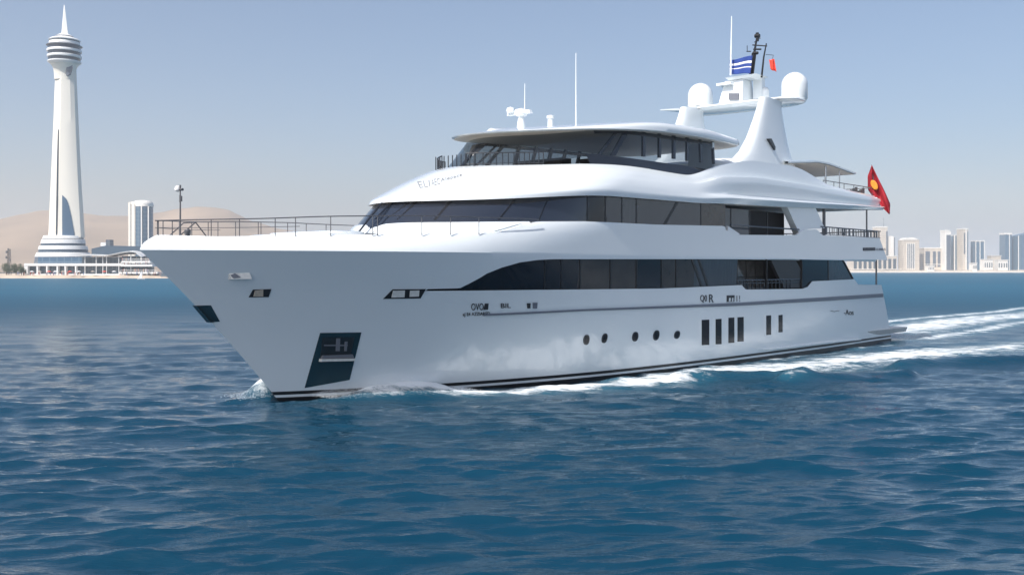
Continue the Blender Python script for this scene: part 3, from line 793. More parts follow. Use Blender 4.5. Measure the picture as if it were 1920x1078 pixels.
# lettering and small marks
def text(s_, quad, m, name, bf=hull_b, off=0.02, parent=None):
    cu = bpy.data.curves.new('letters', 'FONT'); cu.body = s_; cu.resolution_u = 3
    ob = bpy.data.objects.new('letters', cu); sc.collection.objects.link(ob)
    dg = bpy.context.evaluated_depsgraph_get(); me = bpy.data.meshes.new_from_object(ob.evaluated_get(dg)); bpy.data.objects.remove(ob); bpy.data.curves.remove(cu)
    xs = [v.co.x for v in me.vertices]; ys = [v.co.y for v in me.vertices]; x0, x1, y0, y1 = min(xs), max(xs), min(ys), max(ys)
    vv, base = [], []
    for v in me.vertices:
        u_, t_ = (v.co.x - x0) / (x1 - x0), (v.co.y - y0) / (y1 - y0)
        px = lerp(lerp(quad[3][0], quad[2][0], u_), lerp(quad[0][0], quad[1][0], u_), t_); py = lerp(lerp(quad[3][1], quad[2][1], u_), lerp(quad[0][1], quad[1][1], u_), t_)
        h = hit(px, py, bf); vv.append(V(h[0], h[1] + off, h[2]))
    ff = [tuple(p.vertices) for p in me.polygons]; bpy.data.meshes.remove(me)
    o = mesh(name, vv, ff, m, parent or yacht, smooth=False)
    so = o.modifiers.new('thick', 'SOLIDIFY'); so.thickness = 0.012; so.offset = 0
    return o
Q = lambda x0, y0, x1, y1, k=0: [(x0, y0), (x1, y0 - k), (x1, y1 - k), (x0, y1)]
text('OVO', Q(883, 569, 906, 582, 0.5), M['ink'], 'hull_lettering')
slab([(909, 569), (915.5, 569), (914.5, 580.5), (906, 581)], M['ink'], 'hull_lettering', off=0.02, both=False)
text('BIL', Q(938.5, 569, 957, 577.5, .3), M['ink'], 'hull_lettering')
slab([(987.5, 568.5), (994, 568.5), (993.5, 578), (988.5, 578)], M['ink'], 'hull_lettering', both=False); slab([(998.5, 567.5), (1007, 567.5), (1006, 578.5), (998.8, 578.5)], M['greystripe'], 'hull_lettering', both=False)
text('eJ E4 AZZIARED', Q(867, 586.5, 918, 594.5, 2), M['ink'], 'hull_lettering')
text('Q0', Q(1312.5, 553, 1325, 567.5, 0), M['ink'], 'hull_lettering'); text('R', Q(1329, 552, 1337.5, 567, 0), M['ink'], 'hull_lettering')
slab([(1362.5, 554), (1376.5, 553.5), (1376, 565.5), (1362.5, 566)], M['ink'], 'hull_lettering', both=False)
slab([(1366, 558.5), (1369, 558.5), (1368.5, 565), (1365.5, 565)], M['white'], 'hull_lettering', both=False, off=.035); slab([(1371.5, 558.5), (1374, 558.5), (1373.7, 565), (1371.3, 565)], M['white'], 'hull_lettering', both=False, off=.035)
text('1!', Q(1380.5, 554, 1387, 565.5, 0), M['inkgrey'], 'hull_lettering')
text('-Aos', Q(1582, 580.5, 1600, 590.5, 0), M['ink'], 'hull_lettering'); text('~.-~', Q(1557, 582.5, 1573, 585.5, .5), M['ink'], 'hull_lettering')
slab([(1618, 464.5), (1640.5, 464), (1640.5, 470), (1618, 470.5)], M['ink'], 'name_plate', off=.02, both=False)
text('BUENTAI', Q(1619, 465.5, 1640, 469.3, .2), M['inkgrey'], 'hull_lettering', off=.045); text('EURRUS', Q(1643, 465.5, 1660, 470, .2), M['inkgrey'], 'hull_lettering', off=.02)
def brow_b(s, z):                                                     # half breadth of the brow at height z
    lo, hi = 0.0, float(NRL)
    for _ in range(14):
        m_ = (lo + hi) / 2
        if brow_pt(m_, s)[1] < z: lo = m_
        else: hi = m_
    return brow_pt(lo, s)[0]
text('ELI', [(781, 341), (804, 338), (806, 350), (786, 353)], M['inkbrow'], 'brow_lettering', brow_b, 0.03)
text('AEC', [(806, 337), (823, 334), (824, 346), (808, 349)], M['inkbrow'], 'brow_lettering', brow_b, 0.03)
text('Alepaca', [(824, 335), (865, 325), (866, 331), (826, 344)], M['inkbrow'], 'brow_lettering', brow_b, 0.03)

# ---- foredeck railing, bow mast, sunpad
rl = MB(); rz = lambda s: smk([(-5, 5.98), (-4.2, 6.02), (-2, 6.10), (0, 6.22), (3, 6.32), (8, 6.36)], s, 0.4)
for side in (1, -1):
    ss = list(np.linspace(-4.55, 8.2, 46)); ry = lambda s, z=5.5: max(hull_b(s, z) - 0.10, 0.02)
    rl.tube([V(s, side * ry(s), rz(s)) for s in ss], 0.02, 6)
    rl.tube([V(s, side * ry(s), 0.5 * (rz(s) + smk(ZTOP, s))) for s in ss if s < -0.6], 0.011, 6)
    for px in (289, 297, 323, 396, 449, 516, 554, 620, 699, 708, 791, 845, 898):
        h = hit(px, 432, lambda s, z: max(hull_b(s, 5.5) - 0.10, 0.02)); s = h[0]
        if s > -4.6: rl.tube([V(s, side * ry(s), smk(ZTOP, s) - .05), V(s, side * ry(s), rz(s))], 0.016, 6)
rl.build('foredeck_rail', M['greyrail'], yacht)
bm_ = MB(); h = onY(338, 440, 0.0); sB = h[0]; T = lambda py: onY(338, py, 0)[2]
bm_.tube([V(sB, 0, 5.0), V(sB, 0, T(355))], 0.032, 8, 0.022)
bm_.tube([V(sB - .02, .07, T(378)), V(sB - .02, .07, T(368))], 0.045, 8); bm_.tube([V(sB, 0.14, T(356)), V(sB, -.1, T(355))], 0.045, 6); bm_.tube([V(sB, 0, T(357)), V(sB, 0, T(347))], 0.03, 6)
bm_.tube([V(sB + .02, -.05, T(379)), V(sB + .02, -.05, T(366))], 0.03, 6)
bm_.build('bow_mast', M['greyrail'], yacht)
MB().revolve(V(sB - .03, -.1, T(355)), [(0.03, -.08), (.09, -.03), (.1, .02), (.07, .09), (.02, .11)], 12).build('mast_lamp', M['whitecloth'], yacht)
fd = MB()
fd.tube([V(-4.1, 0.3, 5.4), V(-3.4, .35, 5.98)], .02, 6); fd.tube([V(-3.4, .35, 5.98), V(-2.9, .5, 5.3)], .02, 6); fd.tube([V(-4.1, -.3, 5.4), V(-3.4, -.35, 5.98)], .02, 6); fd.tube([V(-3.4, -.35, 5.98), V(-3.4, .35, 5.98)], .02, 6)
h = onY(352, 435, .5); fd.revolve(V(h[0], .5, 5.05), [(.09, 0), (.07, .5), (.1, .55), (.1, .66), (.07, .7)], 12)
fd.build('deck_windlass', M['greyrail'], yacht)
sn = MB()
def pad(s0, s1, y1, z1, z0=5.0):
    rows = []
    for z, k in ((z0, 0), (z1 - .12, 0), (z1 - .03, .05), (z1, .16)):
        ring = []
        for j in range(32):
            t = 2 * math.pi * j / 32; ct, st_ = math.cos(t), math.sin(t)
            ring.append(V((s0 + s1) / 2 + ((s1 - s0) / 2 - k) * math.copysign(abs(ct) ** .45, ct), (y1 - k) * math.copysign(abs(st_) ** .45, st_), z))
        rows.append(ring + ring[:1])
    sn.grid(rows); sn.add(rows[-1][:-1], [tuple(range(32))])
pad(-0.2, 2.3, 2.2, 5.72); pad(0.6, 2.4, 2.0, 5.82)
sn.build('foredeck_seating', M['white'], yacht, sharp=40, weld=.001)
# railing in front of the bridge windscreen
br = MB()
for side in (1, -1):
    pts = []
    for s in np.linspace(8.35, 10.6, 14): y, z, _ = brow_pt(NRL, max(s, 8.16)); pts.append((s, max(y - .12, 0), z))
    br.tube([V(s, side * y, z + .5) for s, y, z in pts], .025, 6); br.tube([V(s, side * y, z + .08) for s, y, z in pts], .02, 6)
    for s, y, z in pts: br.tube([V(s, side * y, z), V(s, side * y, z + .5)], .022, 5)
for k in range(10):
    y = -1.1 + k * .24; br.tube([V(8.4, y, 8.5), V(8.4, y, 9.1)], .022, 5)
br.build('bridge_rail', M['dark'], yacht)

# ---- flags (things of their own)
def flag(name, poly_rows, m, label, loc_s, group=None, nz=0.08):
    pass
fs = 41.25
st0 = at_s(1643, 388, fs); st1 = at_s(1634.5, 309, fs)
ens = empty('ensign_flag', L2W(fs, st0[1], st0[2]), math.atan2(-U[1], -U[0]))
tag(ens, 'red flag with golden emblem hanging from short staff at yacht stern', 'flag')
off = Vector(st0)
MB().tube([Vector(st0) - off, Vector(st1) - off], 0.03, 6, 0.02).build('flag_staff', M['greyrail'], ens)
Lq = [(1634, 311), (1627, 330), (1627.5, 356), (1641, 374), (1655, 390), (1667, 402)]; Rq = [(1635.5, 311), (1643, 327), (1650, 341), (1660, 362), (1669, 383), (1668.5, 401)]
rows = []
for i in range(25):
    t = i / 24 * 5; k = min(int(t), 4); q = t - k; row = []
    for j in range(13):
        v_ = j / 12; x = lerp(lerp(Lq[k][0], Lq[k + 1][0], q), lerp(Rq[k][0], Rq[k + 1][0], q), v_); y = lerp(lerp(Lq[k][1], Lq[k + 1][1], q), lerp(Rq[k][1], Rq[k + 1][1], q), v_)
        p = Vector(at_s(x, y, fs + 0.14 * math.sin(v_ * 9 + i * .25) + 0.05 * math.sin(i * .9 + v_ * 3))) - off; row.append(p)
    rows.append(row)
fl = MB().grid(rows).build('flag_cloth', M['red'], ens, sharp=80); so = fl.modifiers.new('thick', 'SOLIDIFY'); so.thickness = .015
em = MB(); er = []
for ring in range(5):
    rr = []
    for k in range(25):
        t = 2 * math.pi * k / 24; x = 1639.0 + 6.2 * ring / 4 * math.cos(t) + 3.0 * ring / 4 * math.sin(t); y = 347 + 9.2 * ring / 4 * math.sin(t)
        rr.append(Vector(at_s(x, y, fs - .22)) - off)
    er.append(rr)
em.grid(er); eo = em.build('flag_emblem', M['yellow'], fl, sharp=80, weld=.0005); so = eo.modifiers.new('thick', 'SOLIDIFY'); so.thickness = .03
def small_flag(name, L_, R_, m_rows, s, label, wav=.05):
    o0 = Vector(at_s(L_[0][0], L_[0][1], s)); wpos = L2W(-o0.x, o0.y, o0.z)
    e = empty(name, wpos, math.atan2(-U[1], -U[0])); tag(e, label, 'flag')
    for idx, (t0, t1, m_, nm) in enumerate(m_rows):
        rows = []
        for i in range(7):
            t = lerp(t0, t1, i / 6); row = []
            for j in range(11):
                v_ = j / 10; x = lerp(lerp(L_[0][0], L_[1][0], t), lerp(R_[0][0], R_[1][0], t), v_); y = lerp(lerp(L_[0][1], L_[1][1], t), lerp(R_[0][1], R_[1][1], t), v_)
                row.append(Vector(at_s(x, y + 1.0 * math.sin(v_ * 6), s + wav * math.sin(v_ * 8 + t * 2))) - o0)
            rows.append(row)
        ob = MB().grid(rows).build(nm, m_, e, sharp=80); so = ob.modifiers.new('thick', 'SOLIDIFY'); so.thickness = .012
    return e
small_flag('courtesy_flag', [(1368, 113), (1368, 139)], [(1411, 105), (1407, 139)], [(0, .28, M['blue'], 'flag_stripe'), (.28, .42, M['whitecloth'], 'flag_stripe'), (.42, .6, M['blue'], 'flag_stripe'), (.6, .66, M['whitecloth'], 'flag_stripe'), (.66, 1, M['blue'], 'flag_stripe')], 31.55,
           'blue flag with white stripes flying between whip antenna and black mast')
small_flag('signal_flag', [(1442, 112), (1445, 130)], [(1452, 112), (1456, 136)], [(0, 1, M['redlight'], 'flag_cloth')], 31.75, 'small orange-red flag hanging right of the black signal mast', .09)

# ------------------------------------------------------------------ water
def grid_obj(name, vx, vy, vz, nr, nc, m, attrs=None):
    me = bpy.data.meshes.new(name); n = nr * nc
    co = np.stack([vx, vy, vz], -1).reshape(-1, 3).astype(np.float32)
    me.vertices.add(n); me.vertices.foreach_set('co', co.ravel())
    i = np.arange((nr - 1) * (nc - 1)); r = i // (nc - 1); c = i % (nc - 1)
    q = np.stack([r * nc + c, r * nc + c + 1, (r + 1) * nc + c + 1, (r + 1) * nc + c], -1).astype(np.int32)
    me.loops.add(q.size); me.loops.foreach_set('vertex_index', q.ravel())
    me.polygons.add(len(q)); me.polygons.foreach_set('loop_start', np.arange(0, q.size, 4, dtype=np.int32)); me.polygons.foreach_set('loop_total', np.full(len(q), 4, np.int32))
    me.polygons.foreach_set('use_smooth', np.ones(len(q), bool)); me.update(calc_edges=True); me.validate()
    me.materials.append(m)
    for k, v in (attrs or {}).items():
        a = me.attributes.new(k, 'FLOAT', 'POINT'); a.data.foreach_set('value', v.ravel().astype(np.float32))
    o = bpy.data.objects.new(name, me); sc.collection.objects.link(o); return o
def water_mat():
    m = bpy.data.materials.new('sea_water'); m.use_nodes = True
    n, l = m.node_tree.nodes, m.node_tree.links; b = n['Principled BSDF']
    geo = n.new('ShaderNodeNewGeometry'); at = n.new('ShaderNodeAttribute'); at.attribute_name = 'foam'
    def noise(scale, det, rough=0.55, vec=None, st=(1, 1, 1)):
        mp = n.new('ShaderNodeMapping'); mp.inputs['Scale'].default_value = st; l.new(vec or geo.outputs['Position'], mp.inputs[0])
        z = n.new('ShaderNodeTexNoise'); z.inputs['Scale'].default_value = scale; z.inputs['Detail'].default_value = det; z.inputs['Roughness'].default_value = rough
        l.new(mp.outputs[0], z.inputs['Vector']); return z
    def math_(op, a, bb, clamp=False):
        q = n.new('ShaderNodeMath'); q.operation = op; q.use_clamp = clamp
        for i, v in enumerate((a, bb)):
            if isinstance(v, (int, float)): q.inputs[i].default_value = v
            else: l.new(v, q.inputs[i])
        return q.outputs[0]
    big = noise(0.035, 3)
    mx = n.new('ShaderNodeMix'); mx.data_type = 'RGBA'
    mx.inputs[6].default_value = (0.0005, 0.0265, 0.054, 1); mx.inputs[7].default_value = (0.0009, 0.043, 0.083, 1)
    l.new(big.outputs[0], mx.inputs[0])
    # foam: broken by noise at three sizes
    f1 = noise(1.3, 9, 0.7, st=(0.5, 1.3, 1)); f2 = noise(4.0, 6, 0.65, st=(0.5, 1.4, 1))
    nz = math_('ADD', math_('MULTIPLY', f1.outputs[0], 0.75), math_('MULTIPLY', f2.outputs[0], 0.25))
    nz = math_('ADD', math_('MULTIPLY', math_('SUBTRACT', nz, 0.5), 3.4), 0.5)
    th = math_('SUBTRACT', math_('ADD', math_('MULTIPLY', at.outputs['Fac'], 1.15), nz), 1.0)
    fm = math_('MULTIPLY', math_('MULTIPLY', th, 2.2, True), math_('MULTIPLY', at.outputs['Fac'], 1.5, True))
    teal = math_('MULTIPLY', at.outputs['Fac'], 0.55, True)
    mt = n.new('ShaderNodeMix'); mt.data_type = 'RGBA'; mt.inputs[7].default_value = (0.06, 0.22, 0.30, 1)
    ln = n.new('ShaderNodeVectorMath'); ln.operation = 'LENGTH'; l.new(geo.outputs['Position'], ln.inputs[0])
    sh = n.new('ShaderNodeMapRange'); sh.interpolation_type = 'SMOOTHSTEP'; l.new(ln.outputs['Value'], sh.inputs[0]); sh.inputs[1].default_value = 45; sh.inputs[2].default_value = 260     # base colour paled by distance, painting in the brighter light off far water
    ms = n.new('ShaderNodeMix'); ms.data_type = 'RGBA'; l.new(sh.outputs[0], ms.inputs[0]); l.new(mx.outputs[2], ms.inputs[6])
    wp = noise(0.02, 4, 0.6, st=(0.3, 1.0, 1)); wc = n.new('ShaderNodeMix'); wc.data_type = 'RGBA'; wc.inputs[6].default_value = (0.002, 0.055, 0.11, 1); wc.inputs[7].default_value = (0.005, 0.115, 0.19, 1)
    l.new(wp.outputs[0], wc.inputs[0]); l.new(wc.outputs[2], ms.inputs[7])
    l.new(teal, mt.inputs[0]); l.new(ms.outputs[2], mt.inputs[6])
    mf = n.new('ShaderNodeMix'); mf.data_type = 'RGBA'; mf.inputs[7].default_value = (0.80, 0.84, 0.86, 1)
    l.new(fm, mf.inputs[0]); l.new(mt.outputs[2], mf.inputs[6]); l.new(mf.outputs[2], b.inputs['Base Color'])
    far = n.new('ShaderNodeMapRange'); far.interpolation_type = 'SMOOTHSTEP'; l.new(ln.outputs['Value'], far.inputs[0]); far.inputs[1].default_value = 22; far.inputs[2].default_value = 150; far.inputs[3].default_value = 0.05; far.inputs[4].default_value = 0.46
    ro = math_('ADD', math_('MULTIPLY', fm, 0.5), far.outputs[0]); l.new(ro, b.inputs['Roughness'])
    fs_ = n.new('ShaderNodeMapRange'); l.new(ln.outputs['Value'], fs_.inputs[0]); fs_.inputs[1].default_value = 38; fs_.inputs[2].default_value = 170; fs_.inputs[3].default_value = 0.72; fs_.inputs[4].default_value = 0.36; l.new(fs_.outputs[0], b.inputs['Specular IOR Level']); b.inputs['IOR'].default_value = 1.333
    h1 = noise(2.4, 5, 0.6, st=(0.38, 1.5, 1)); h2 = noise(6.0, 4, 0.6, st=(0.4, 1.5, 1))
    bp = n.new('ShaderNodeBump'); bp.inputs['Strength'].default_value = 0.9; bp.inputs['Distance'].default_value = 0.045; l.new(h1.outputs[0], bp.inputs['Height'])
    bp2 = n.new('ShaderNodeBump'); bp2.inputs['Strength'].default_value = 0.6; bp2.inputs['Distance'].default_value = 0.008; l.new(h2.outputs[0], bp2.inputs['Height']); l.new(bp.outputs[0], bp2.inputs['Normal'])
    bp3 = n.new('ShaderNodeBump'); bp3.inputs['Strength'].default_value = 0.7; bp3.inputs['Distance'].default_value = 0.08; l.new(fm, bp3.inputs['Height']); l.new(bp2.outputs[0], bp3.inputs['Normal'])
    l.new(bp3.outputs[0], b.inputs['Normal']); return m
# polar sheet round the viewer's spot: fine over the visible fan, coarse elsewhere
th_f = np.linspace(R(-33), R(33), 900); th_c = np.linspace(R(33), R(327), 60)[1:]
th = np.concatenate([th_f, th_c])
rr = [2.0]
vals = np.linspace(1 / 11.0, 1 / 420.0, 560); rr += list(np.linspace(4, 10.5, 6)); rr += list(1 / vals); rr += list(np.geomspace(470, 13000, 40))
rr = np.array(rr); nr, nc = len(rr), len(th)
RR, TH = np.meshgrid(rr, th, indexing='ij'); PX = RR * np.sin(TH); PY = RR * np.cos(TH)
PX[:, -1] = PX[:, 0]; PY[:, -1] = PY[:, 0]
drow = np.gradient(rr)[:, None]; dcol = (RR * R(66) / 900); dcol[:, 900:] = 1e3
dloc = np.maximum(drow * 0.5, dcol)
DX = np.zeros_like(PX); DY = np.zeros_like(PX); DZ = np.zeros_like(PX)
for i in range(150):
    lam = float(np.exp(rng.uniform(np.log(0.28), np.log(8.0)))); aw_ = R(-90 + 7) + rng.normal(0, 0.34)
    kx, ky = math.cos(aw_), math.sin(aw_); k = 2 * math.pi / lam
    slope = 0.034 if lam < 1.4 else (0.017 if lam < 3.5 else 0.008); A_ = slope / k
    f_ = np.clip((lam / np.maximum(dloc, 1e-3) - 2.2) / 2.5, 0, 1); f_ = f_ * f_ * (3 - 2 * f_)
    ph = k * (kx * PX + ky * PY) + rng.uniform(0, 6.28)
    g = 0.6 + 0.8 * np.sin(0.5 * (np.sin(PX * 0.11 + i) + np.sin(PY * 0.07 + i * 1.7)) + i) ** 2
    c_, s_ = np.cos(ph), np.sin(ph); DZ += A_ * f_ * g * c_; DX -= 0.9 * A_ * f_ * g * kx * s_; DY -= 0.9 * A_ * f_ * g * ky * s_
# wake and bow wave in the yacht's own frame
SS = (PX - XB) * U[0] + (PY - ZB) * U[1]; YY = (PX - XB) * PV[0] + (PY - ZB) * PV[1]
def w2s(px, py):
    Z = F * CH / (py - HY); return W2L((px - HX) / F * Z, Z)
foam = np.zeros_like(PX)
def stroke(pts, wd, amp, height=0.0, trough=0.0, side=1.0):
    """a crest along a path in the yacht frame; widths and strengths run along it"""
    global foam, DZ
    P_ = np.array([w2s(*p) for p in pts]); n_ = len(P_)
    best = np.full(PX.shape, 1e9); bw_ = np.zeros_like(PX); ba = np.zeros_like(PX); bs_ = np.zeros_like(PX)
    lo = P_.min(0) - 9; hi = P_.max(0) + 9
    msk = (SS > lo[0]) & (SS < hi[0]) & (YY > lo[1]) & (YY < hi[1]); s_, y_ = SS[msk], YY[msk]
    bd = np.full(s_.shape, 1e9); w_ = np.zeros_like(s_); a_ = np.zeros_like(s_); sg = np.zeros_like(s_)
    for i in range(n_ - 1):
        A, B = P_[i], P_[i + 1]; d = B - A; L2 = (d * d).sum()
        t = np.clip(((s_ - A[0]) * d[0] + (y_ - A[1]) * d[1]) / L2, 0, 1)
        ex, ey = s_ - (A[0] + t * d[0]), y_ - (A[1] + t * d[1]); dist = np.hypot(ex, ey); m_ = dist < bd
        bd[m_] = dist[m_]; w_[m_] = (wd[i] + (wd[i + 1] - wd[i]) * t)[m_]; a_[m_] = (amp[i] + (amp[i + 1] - amp[i]) * t)[m_]
        cr = (d[0] * ey - d[1] * ex); sg[m_] = np.sign(cr)[m_]
    g = np.exp(-(bd / w_) ** 2)
    foam[msk] = np.maximum(foam[msk], a_ * g)
    if False: pass
    if height: DZ[msk] += height * np.exp(-(bd / (w_ * 0.9)) ** 2)
    if trough: DZ[msk] -= trough * np.exp(-((bd - 1.6 * w_) / (w_ * 0.8)) ** 2) * (sg > 0)
stroke([(575, 741), (640, 744), (700, 744), (770, 742), (860, 743), (960, 739), (1060, 730), (1130, 725), (1240, 719), (1300, 714)], [.4, .6, .7, .6, .6, .8, 1.1, 1.2, 1.2, .9], [.8, .95, 1.0, .9, .82, .9, .98, .92, .85, .7], 0.12)
stroke([(1180, 716), (1300, 704), (1440, 694), (1560, 683), (1700, 668), (1830, 658), (1960, 648), (2200, 632)], [.9, 1.9, 2.6, 2.6, 2.8, 2.9, 3.2, 3.5], [.65, .82, .84, .82, .78, .72, .65, .55], 0.10)
stroke([(1270, 718), (1340, 713), (1430, 712), (1500, 712)], [.5, .6, .6, .5], [.45, .1, .2, .5], 0.34)
stroke([(1480, 717), (1530, 713), (1620, 709), (1700, 709)], [.5, .7, .7, .6], [.6, .1, .1, .0], 0.36)
stroke([(1690, 692), (1780, 686), (1880, 684), (2000, 682)], [.6, .9, .9, .8], [0, 0, 0, 0], 0.4)
stroke([(1300, 690), (1440, 676), (1560, 662), (1680, 645)], [.3, .4, .4, .4], [.42, .5, .5, .55])
# straight wash behind the stern
def along(s0, s1, y, wd0, wd1, a0, a1, h=0.0):
    global foam, DZ
    t = np.clip((SS - s0) / (s1 - s0), 0, 1); on = (SS > s0 - 1) & (SS < s1)
    wv = wd0 + (wd1 - wd0) * t; g = np.exp(-((YY - y - 0.5 * np.sin(SS * 0.15)) / wv) ** 2) * (a0 + (a1 - a0) * t) * on * np.clip((SS - s0 + 1) / 1.5, 0, 1)
    foam = np.maximum(foam, g); DZ = DZ + h * g
along(44, 150, 0, 3.4, 6.5, 0.88, 0.42, 0.15); along(46, 220, 4.5, 1.2, 2.5, .70, .5); along(46, 220, -5.0, 1.2, 2.5, .75, .55)
stroke([(1700, 640), (1760, 643), (1850, 640)], [.5, .6, .5], [.5, .55, .4])
hump = np.exp(-((SS - 3.6) / 1.9) ** 2) * np.exp(-((np.abs(YY) - 0.72 - 0.36 * SS.clip(0, 9)) / 0.62) ** 2); DZ += 0.5 * hump; foam = np.maximum(foam, 1.25 * hump)
h2 = np.exp(-((SS - 0.6) / 1.1) ** 2) * np.exp(-((YY + 1.15) / 0.55) ** 2); DZ += 0.95 * h2; foam = np.maximum(foam, 1.0 * h2)
fo = np.exp(-(RR / 330.0) ** 4)
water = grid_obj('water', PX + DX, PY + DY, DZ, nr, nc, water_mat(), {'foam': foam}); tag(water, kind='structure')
# spray thrown up at the stem
def spray(name, n_, fn, label):
    b = MB()
    for _ in range(n_):
        p, r = fn(); t0 = random.uniform(0, 6.28); v = []
        for k in range(4): v.append((p.x + r * math.cos(t0 + k * 2.1) * (k < 3), p.y + r * math.sin(t0 + k * 2.1) * (k < 3), p.z + (r * 1.3 if k == 3 else -r * .5)))
        b.add(v, [(0, 1, 2), (0, 1, 3), (1, 2, 3), (2, 0, 3)])
    o = b.build(name, M['foam'], None, smooth=False); tag(o, label, 'spray', kind='stuff')
M['foam'] = mat('spray_foam', (0.82, 0.86, 0.88), 0.5)
def sp_star():
    s = random.gauss(0.5, 0.6); y = -0.25 - abs(random.gauss(0.5, 0.5)); z = max(0.05, 0.95 * math.exp(-((s - .4) / .9) ** 2) * random.random() ** 0.7 * math.exp(-(y + .5) ** 2)); return L2W(s, y, z + .15), random.uniform(.003, .011)
def sp_port():
    s = random.uniform(0.8, 6.0); z0 = 0.75 * math.exp(-((s - 3.0) / 1.6) ** 2); y = hull_b(s, .2) + abs(random.gauss(.35, .35)); z = .1 + z0 * random.random() * math.exp(-((y - hull_b(s, .2) - .3) / .7) ** 2); return L2W(s, y, z + .1), random.uniform(.003, .010)
spray('bow_spray', 9000, sp_star, 'white spray thrown up on the far side of the yacht stem')
spray('hull_spray', 9000, sp_port, 'fine water spray along the near side of the bow below the anchor pocket')

# ------------------------------------------------------------------ land
M['sand'] = mat('pale_sand', (0.55, 0.45, 0.35), 0.9, vary=0.15, vscale=0.08)
M['hillsand'] = mat('desert_hills', (0.29, 0.212, 0.142), 0.95, vary=0.5, vscale=0.005, bump=0.4)
M['beach'] = mat('beach_white', (0.72, 0.66, 0.57), 0.9, vary=0.1, vscale=0.05)
def vnoise(x, y, seed):
    g = np.random.default_rng(seed); o = np.zeros_like(x); a = 1.0
    for k in range(5):
        f_ = 2.0 ** k
        for _ in range(3):
            t = g.uniform(0, 6.28); o += a * np.sin(f_ * (x * math.cos(t) + y * math.sin(t)) + g.uniform(0, 6.28) + 1.3 * np.sin(f_ * .7 * (x * math.sin(t) - y * math.cos(t)) + g.uniform(0, 6.28)))
        a *= 0.5
    return o / 4.0
def land(name, px0, px1, Z0, Z1, nx, nz, hf, m, wob=0.0):
    px = np.linspace(px0, px1, nx)[None, :]; q = np.linspace(0, 1, nz)[:, None] ** 1.5; Zb = Z0 + wob * np.sin(px * 0.05) + wob * .6 * np.sin(px * .13 + 1)
    Z = Zb + (Z1 - Zb) * q; X = (px - HX) / F * Z
    h = hf(px + 0 * Z, Z, X, Z - Zb); o = grid_obj(name, X, Z, h, nz, nx, m); tag(o, kind='structure'); return o
RIDGE = [(-500, 420), (-300, 430), (-120, 418), (-30, 412), (30, 402), (70, 398), (120, 399), (160, 407), (200, 413), (250, 415), (300, 413), (335, 406), (365, 400), (400, 399), (430, 402), (470, 418), (520, 430), (600, 446), (700, 470), (820, 492), (900, 500)]
rx, ry_ = zip(*RIDGE)
def hillf(px, Z, X, d):
    rg = (HY - np.interp(px, rx, ry_)) / F * 2700 + 4.5
    e = np.exp(-((Z - 2700) / 620) ** 2); nn = vnoise(X / 260, Z / 260, 5)
    return 1.0 + (rg - 1.0) * e * (1 + 0.05 * nn) + 20 * vnoise(X / 170, Z / 170, 8) * e + 26 * np.clip(vnoise(X / 420, Z / 420, 3), 0, 1) * np.exp(-((Z - 1900) / 350) ** 2) * np.interp(px, [-100, 40, 330, 600], [1, 1, .8, .1])
land('hills', -520, 905, 1250, 3600, 240, 90, hillf, M['hillsand'])
def spitf(px, Z, X, d): return np.clip(d / 9.0, 0, 1) ** .7 * 1.9 - .25 + .12 * vnoise(X / 9, Z / 9, 2) - np.clip((px - 296) / 30, 0, 1) * 2.0
land('sand_spit', -520, 325, 535, 830, 160, 24, spitf, M['sand'], 3.0)
def beachf(px, Z, X, d): return np.clip(d / 60.0, 0, 1) * 3.0 - .25 + .1 * vnoise(X / 30, Z / 30, 4)
land('beach', 1300, 2700, 1640, 3600, 160, 20, beachf, M['beach'], 10.0)

# ------------------------------------------------------------------ buildings
def facade(name, col, line, step, frac, rough=0.6, vert=0.0, spec=0.5):
    m = mat(name, col, rough, spec=spec); n, l = m.node_tree.nodes, m.node_tree.links; b = n['Principled BSDF']
    tc = n.new('ShaderNodeTexCoord'); sx = n.new('ShaderNodeSeparateXYZ'); l.new(tc.outputs['Object'], sx.inputs[0])
    def stripes(sock, st, fr):
        d = n.new('ShaderNodeMath'); d.operation = 'DIVIDE'; d.inputs[1].default_value = st; l.new(sock, d.inputs[0])
        f_ = n.new('ShaderNodeMath'); f_.operation = 'FRACT'; l.new(d.outputs[0], f_.inputs[0])
        g = n.new('ShaderNodeMath'); g.operation = 'LESS_THAN'; g.inputs[1].default_value = fr; l.new(f_.outputs[0], g.inputs[0]); return g.outputs[0]
    k = stripes(sx.outputs['Z'], step, frac)
    if vert:
        a = n.new('ShaderNodeMath'); a.operation = 'MAXIMUM'; l.new(k, a.inputs[0]); l.new(stripes(sx.outputs['X'], vert, .16), a.inputs[1]); k = a.outputs[0]
    nz = n.new('ShaderNodeTexNoise'); nz.inputs['Scale'].default_value = .12; l.new(tc.outputs['Object'], nz.inputs['Vector'])
    mx = n.new('ShaderNodeMix'); mx.data_type = 'RGBA'; mx.inputs[6].default_value = (*col, 1); mx.inputs[7].default_value = (*line, 1)
    l.new(k, mx.inputs[0])
    mv = n.new('ShaderNodeMix'); mv.data_type = 'RGBA'; mv.blend_type = 'MULTIPLY'; mv.inputs[0].default_value = .35
    l.new(mx.outputs[2], mv.inputs[6]); l.new(nz.outputs[0], mv.inputs[7]); l.new(mv.outputs[2], b.inputs['Base Color']); return m
M['cream'] = facade('cream_concrete', (0.70, 0.62, 0.52), (0.58, 0.5, 0.42), 3.6, .3)
M['offwhite'] = mat('offwhite_concrete', (0.76, 0.73, 0.68), .6, vary=.06, vscale=.2)
M['bglass'] = facade('blue_curtain_glass', (0.065, 0.135, 0.215), (0.14, 0.21, 0.28), 3.6, .2, .15, 4.0, .8)
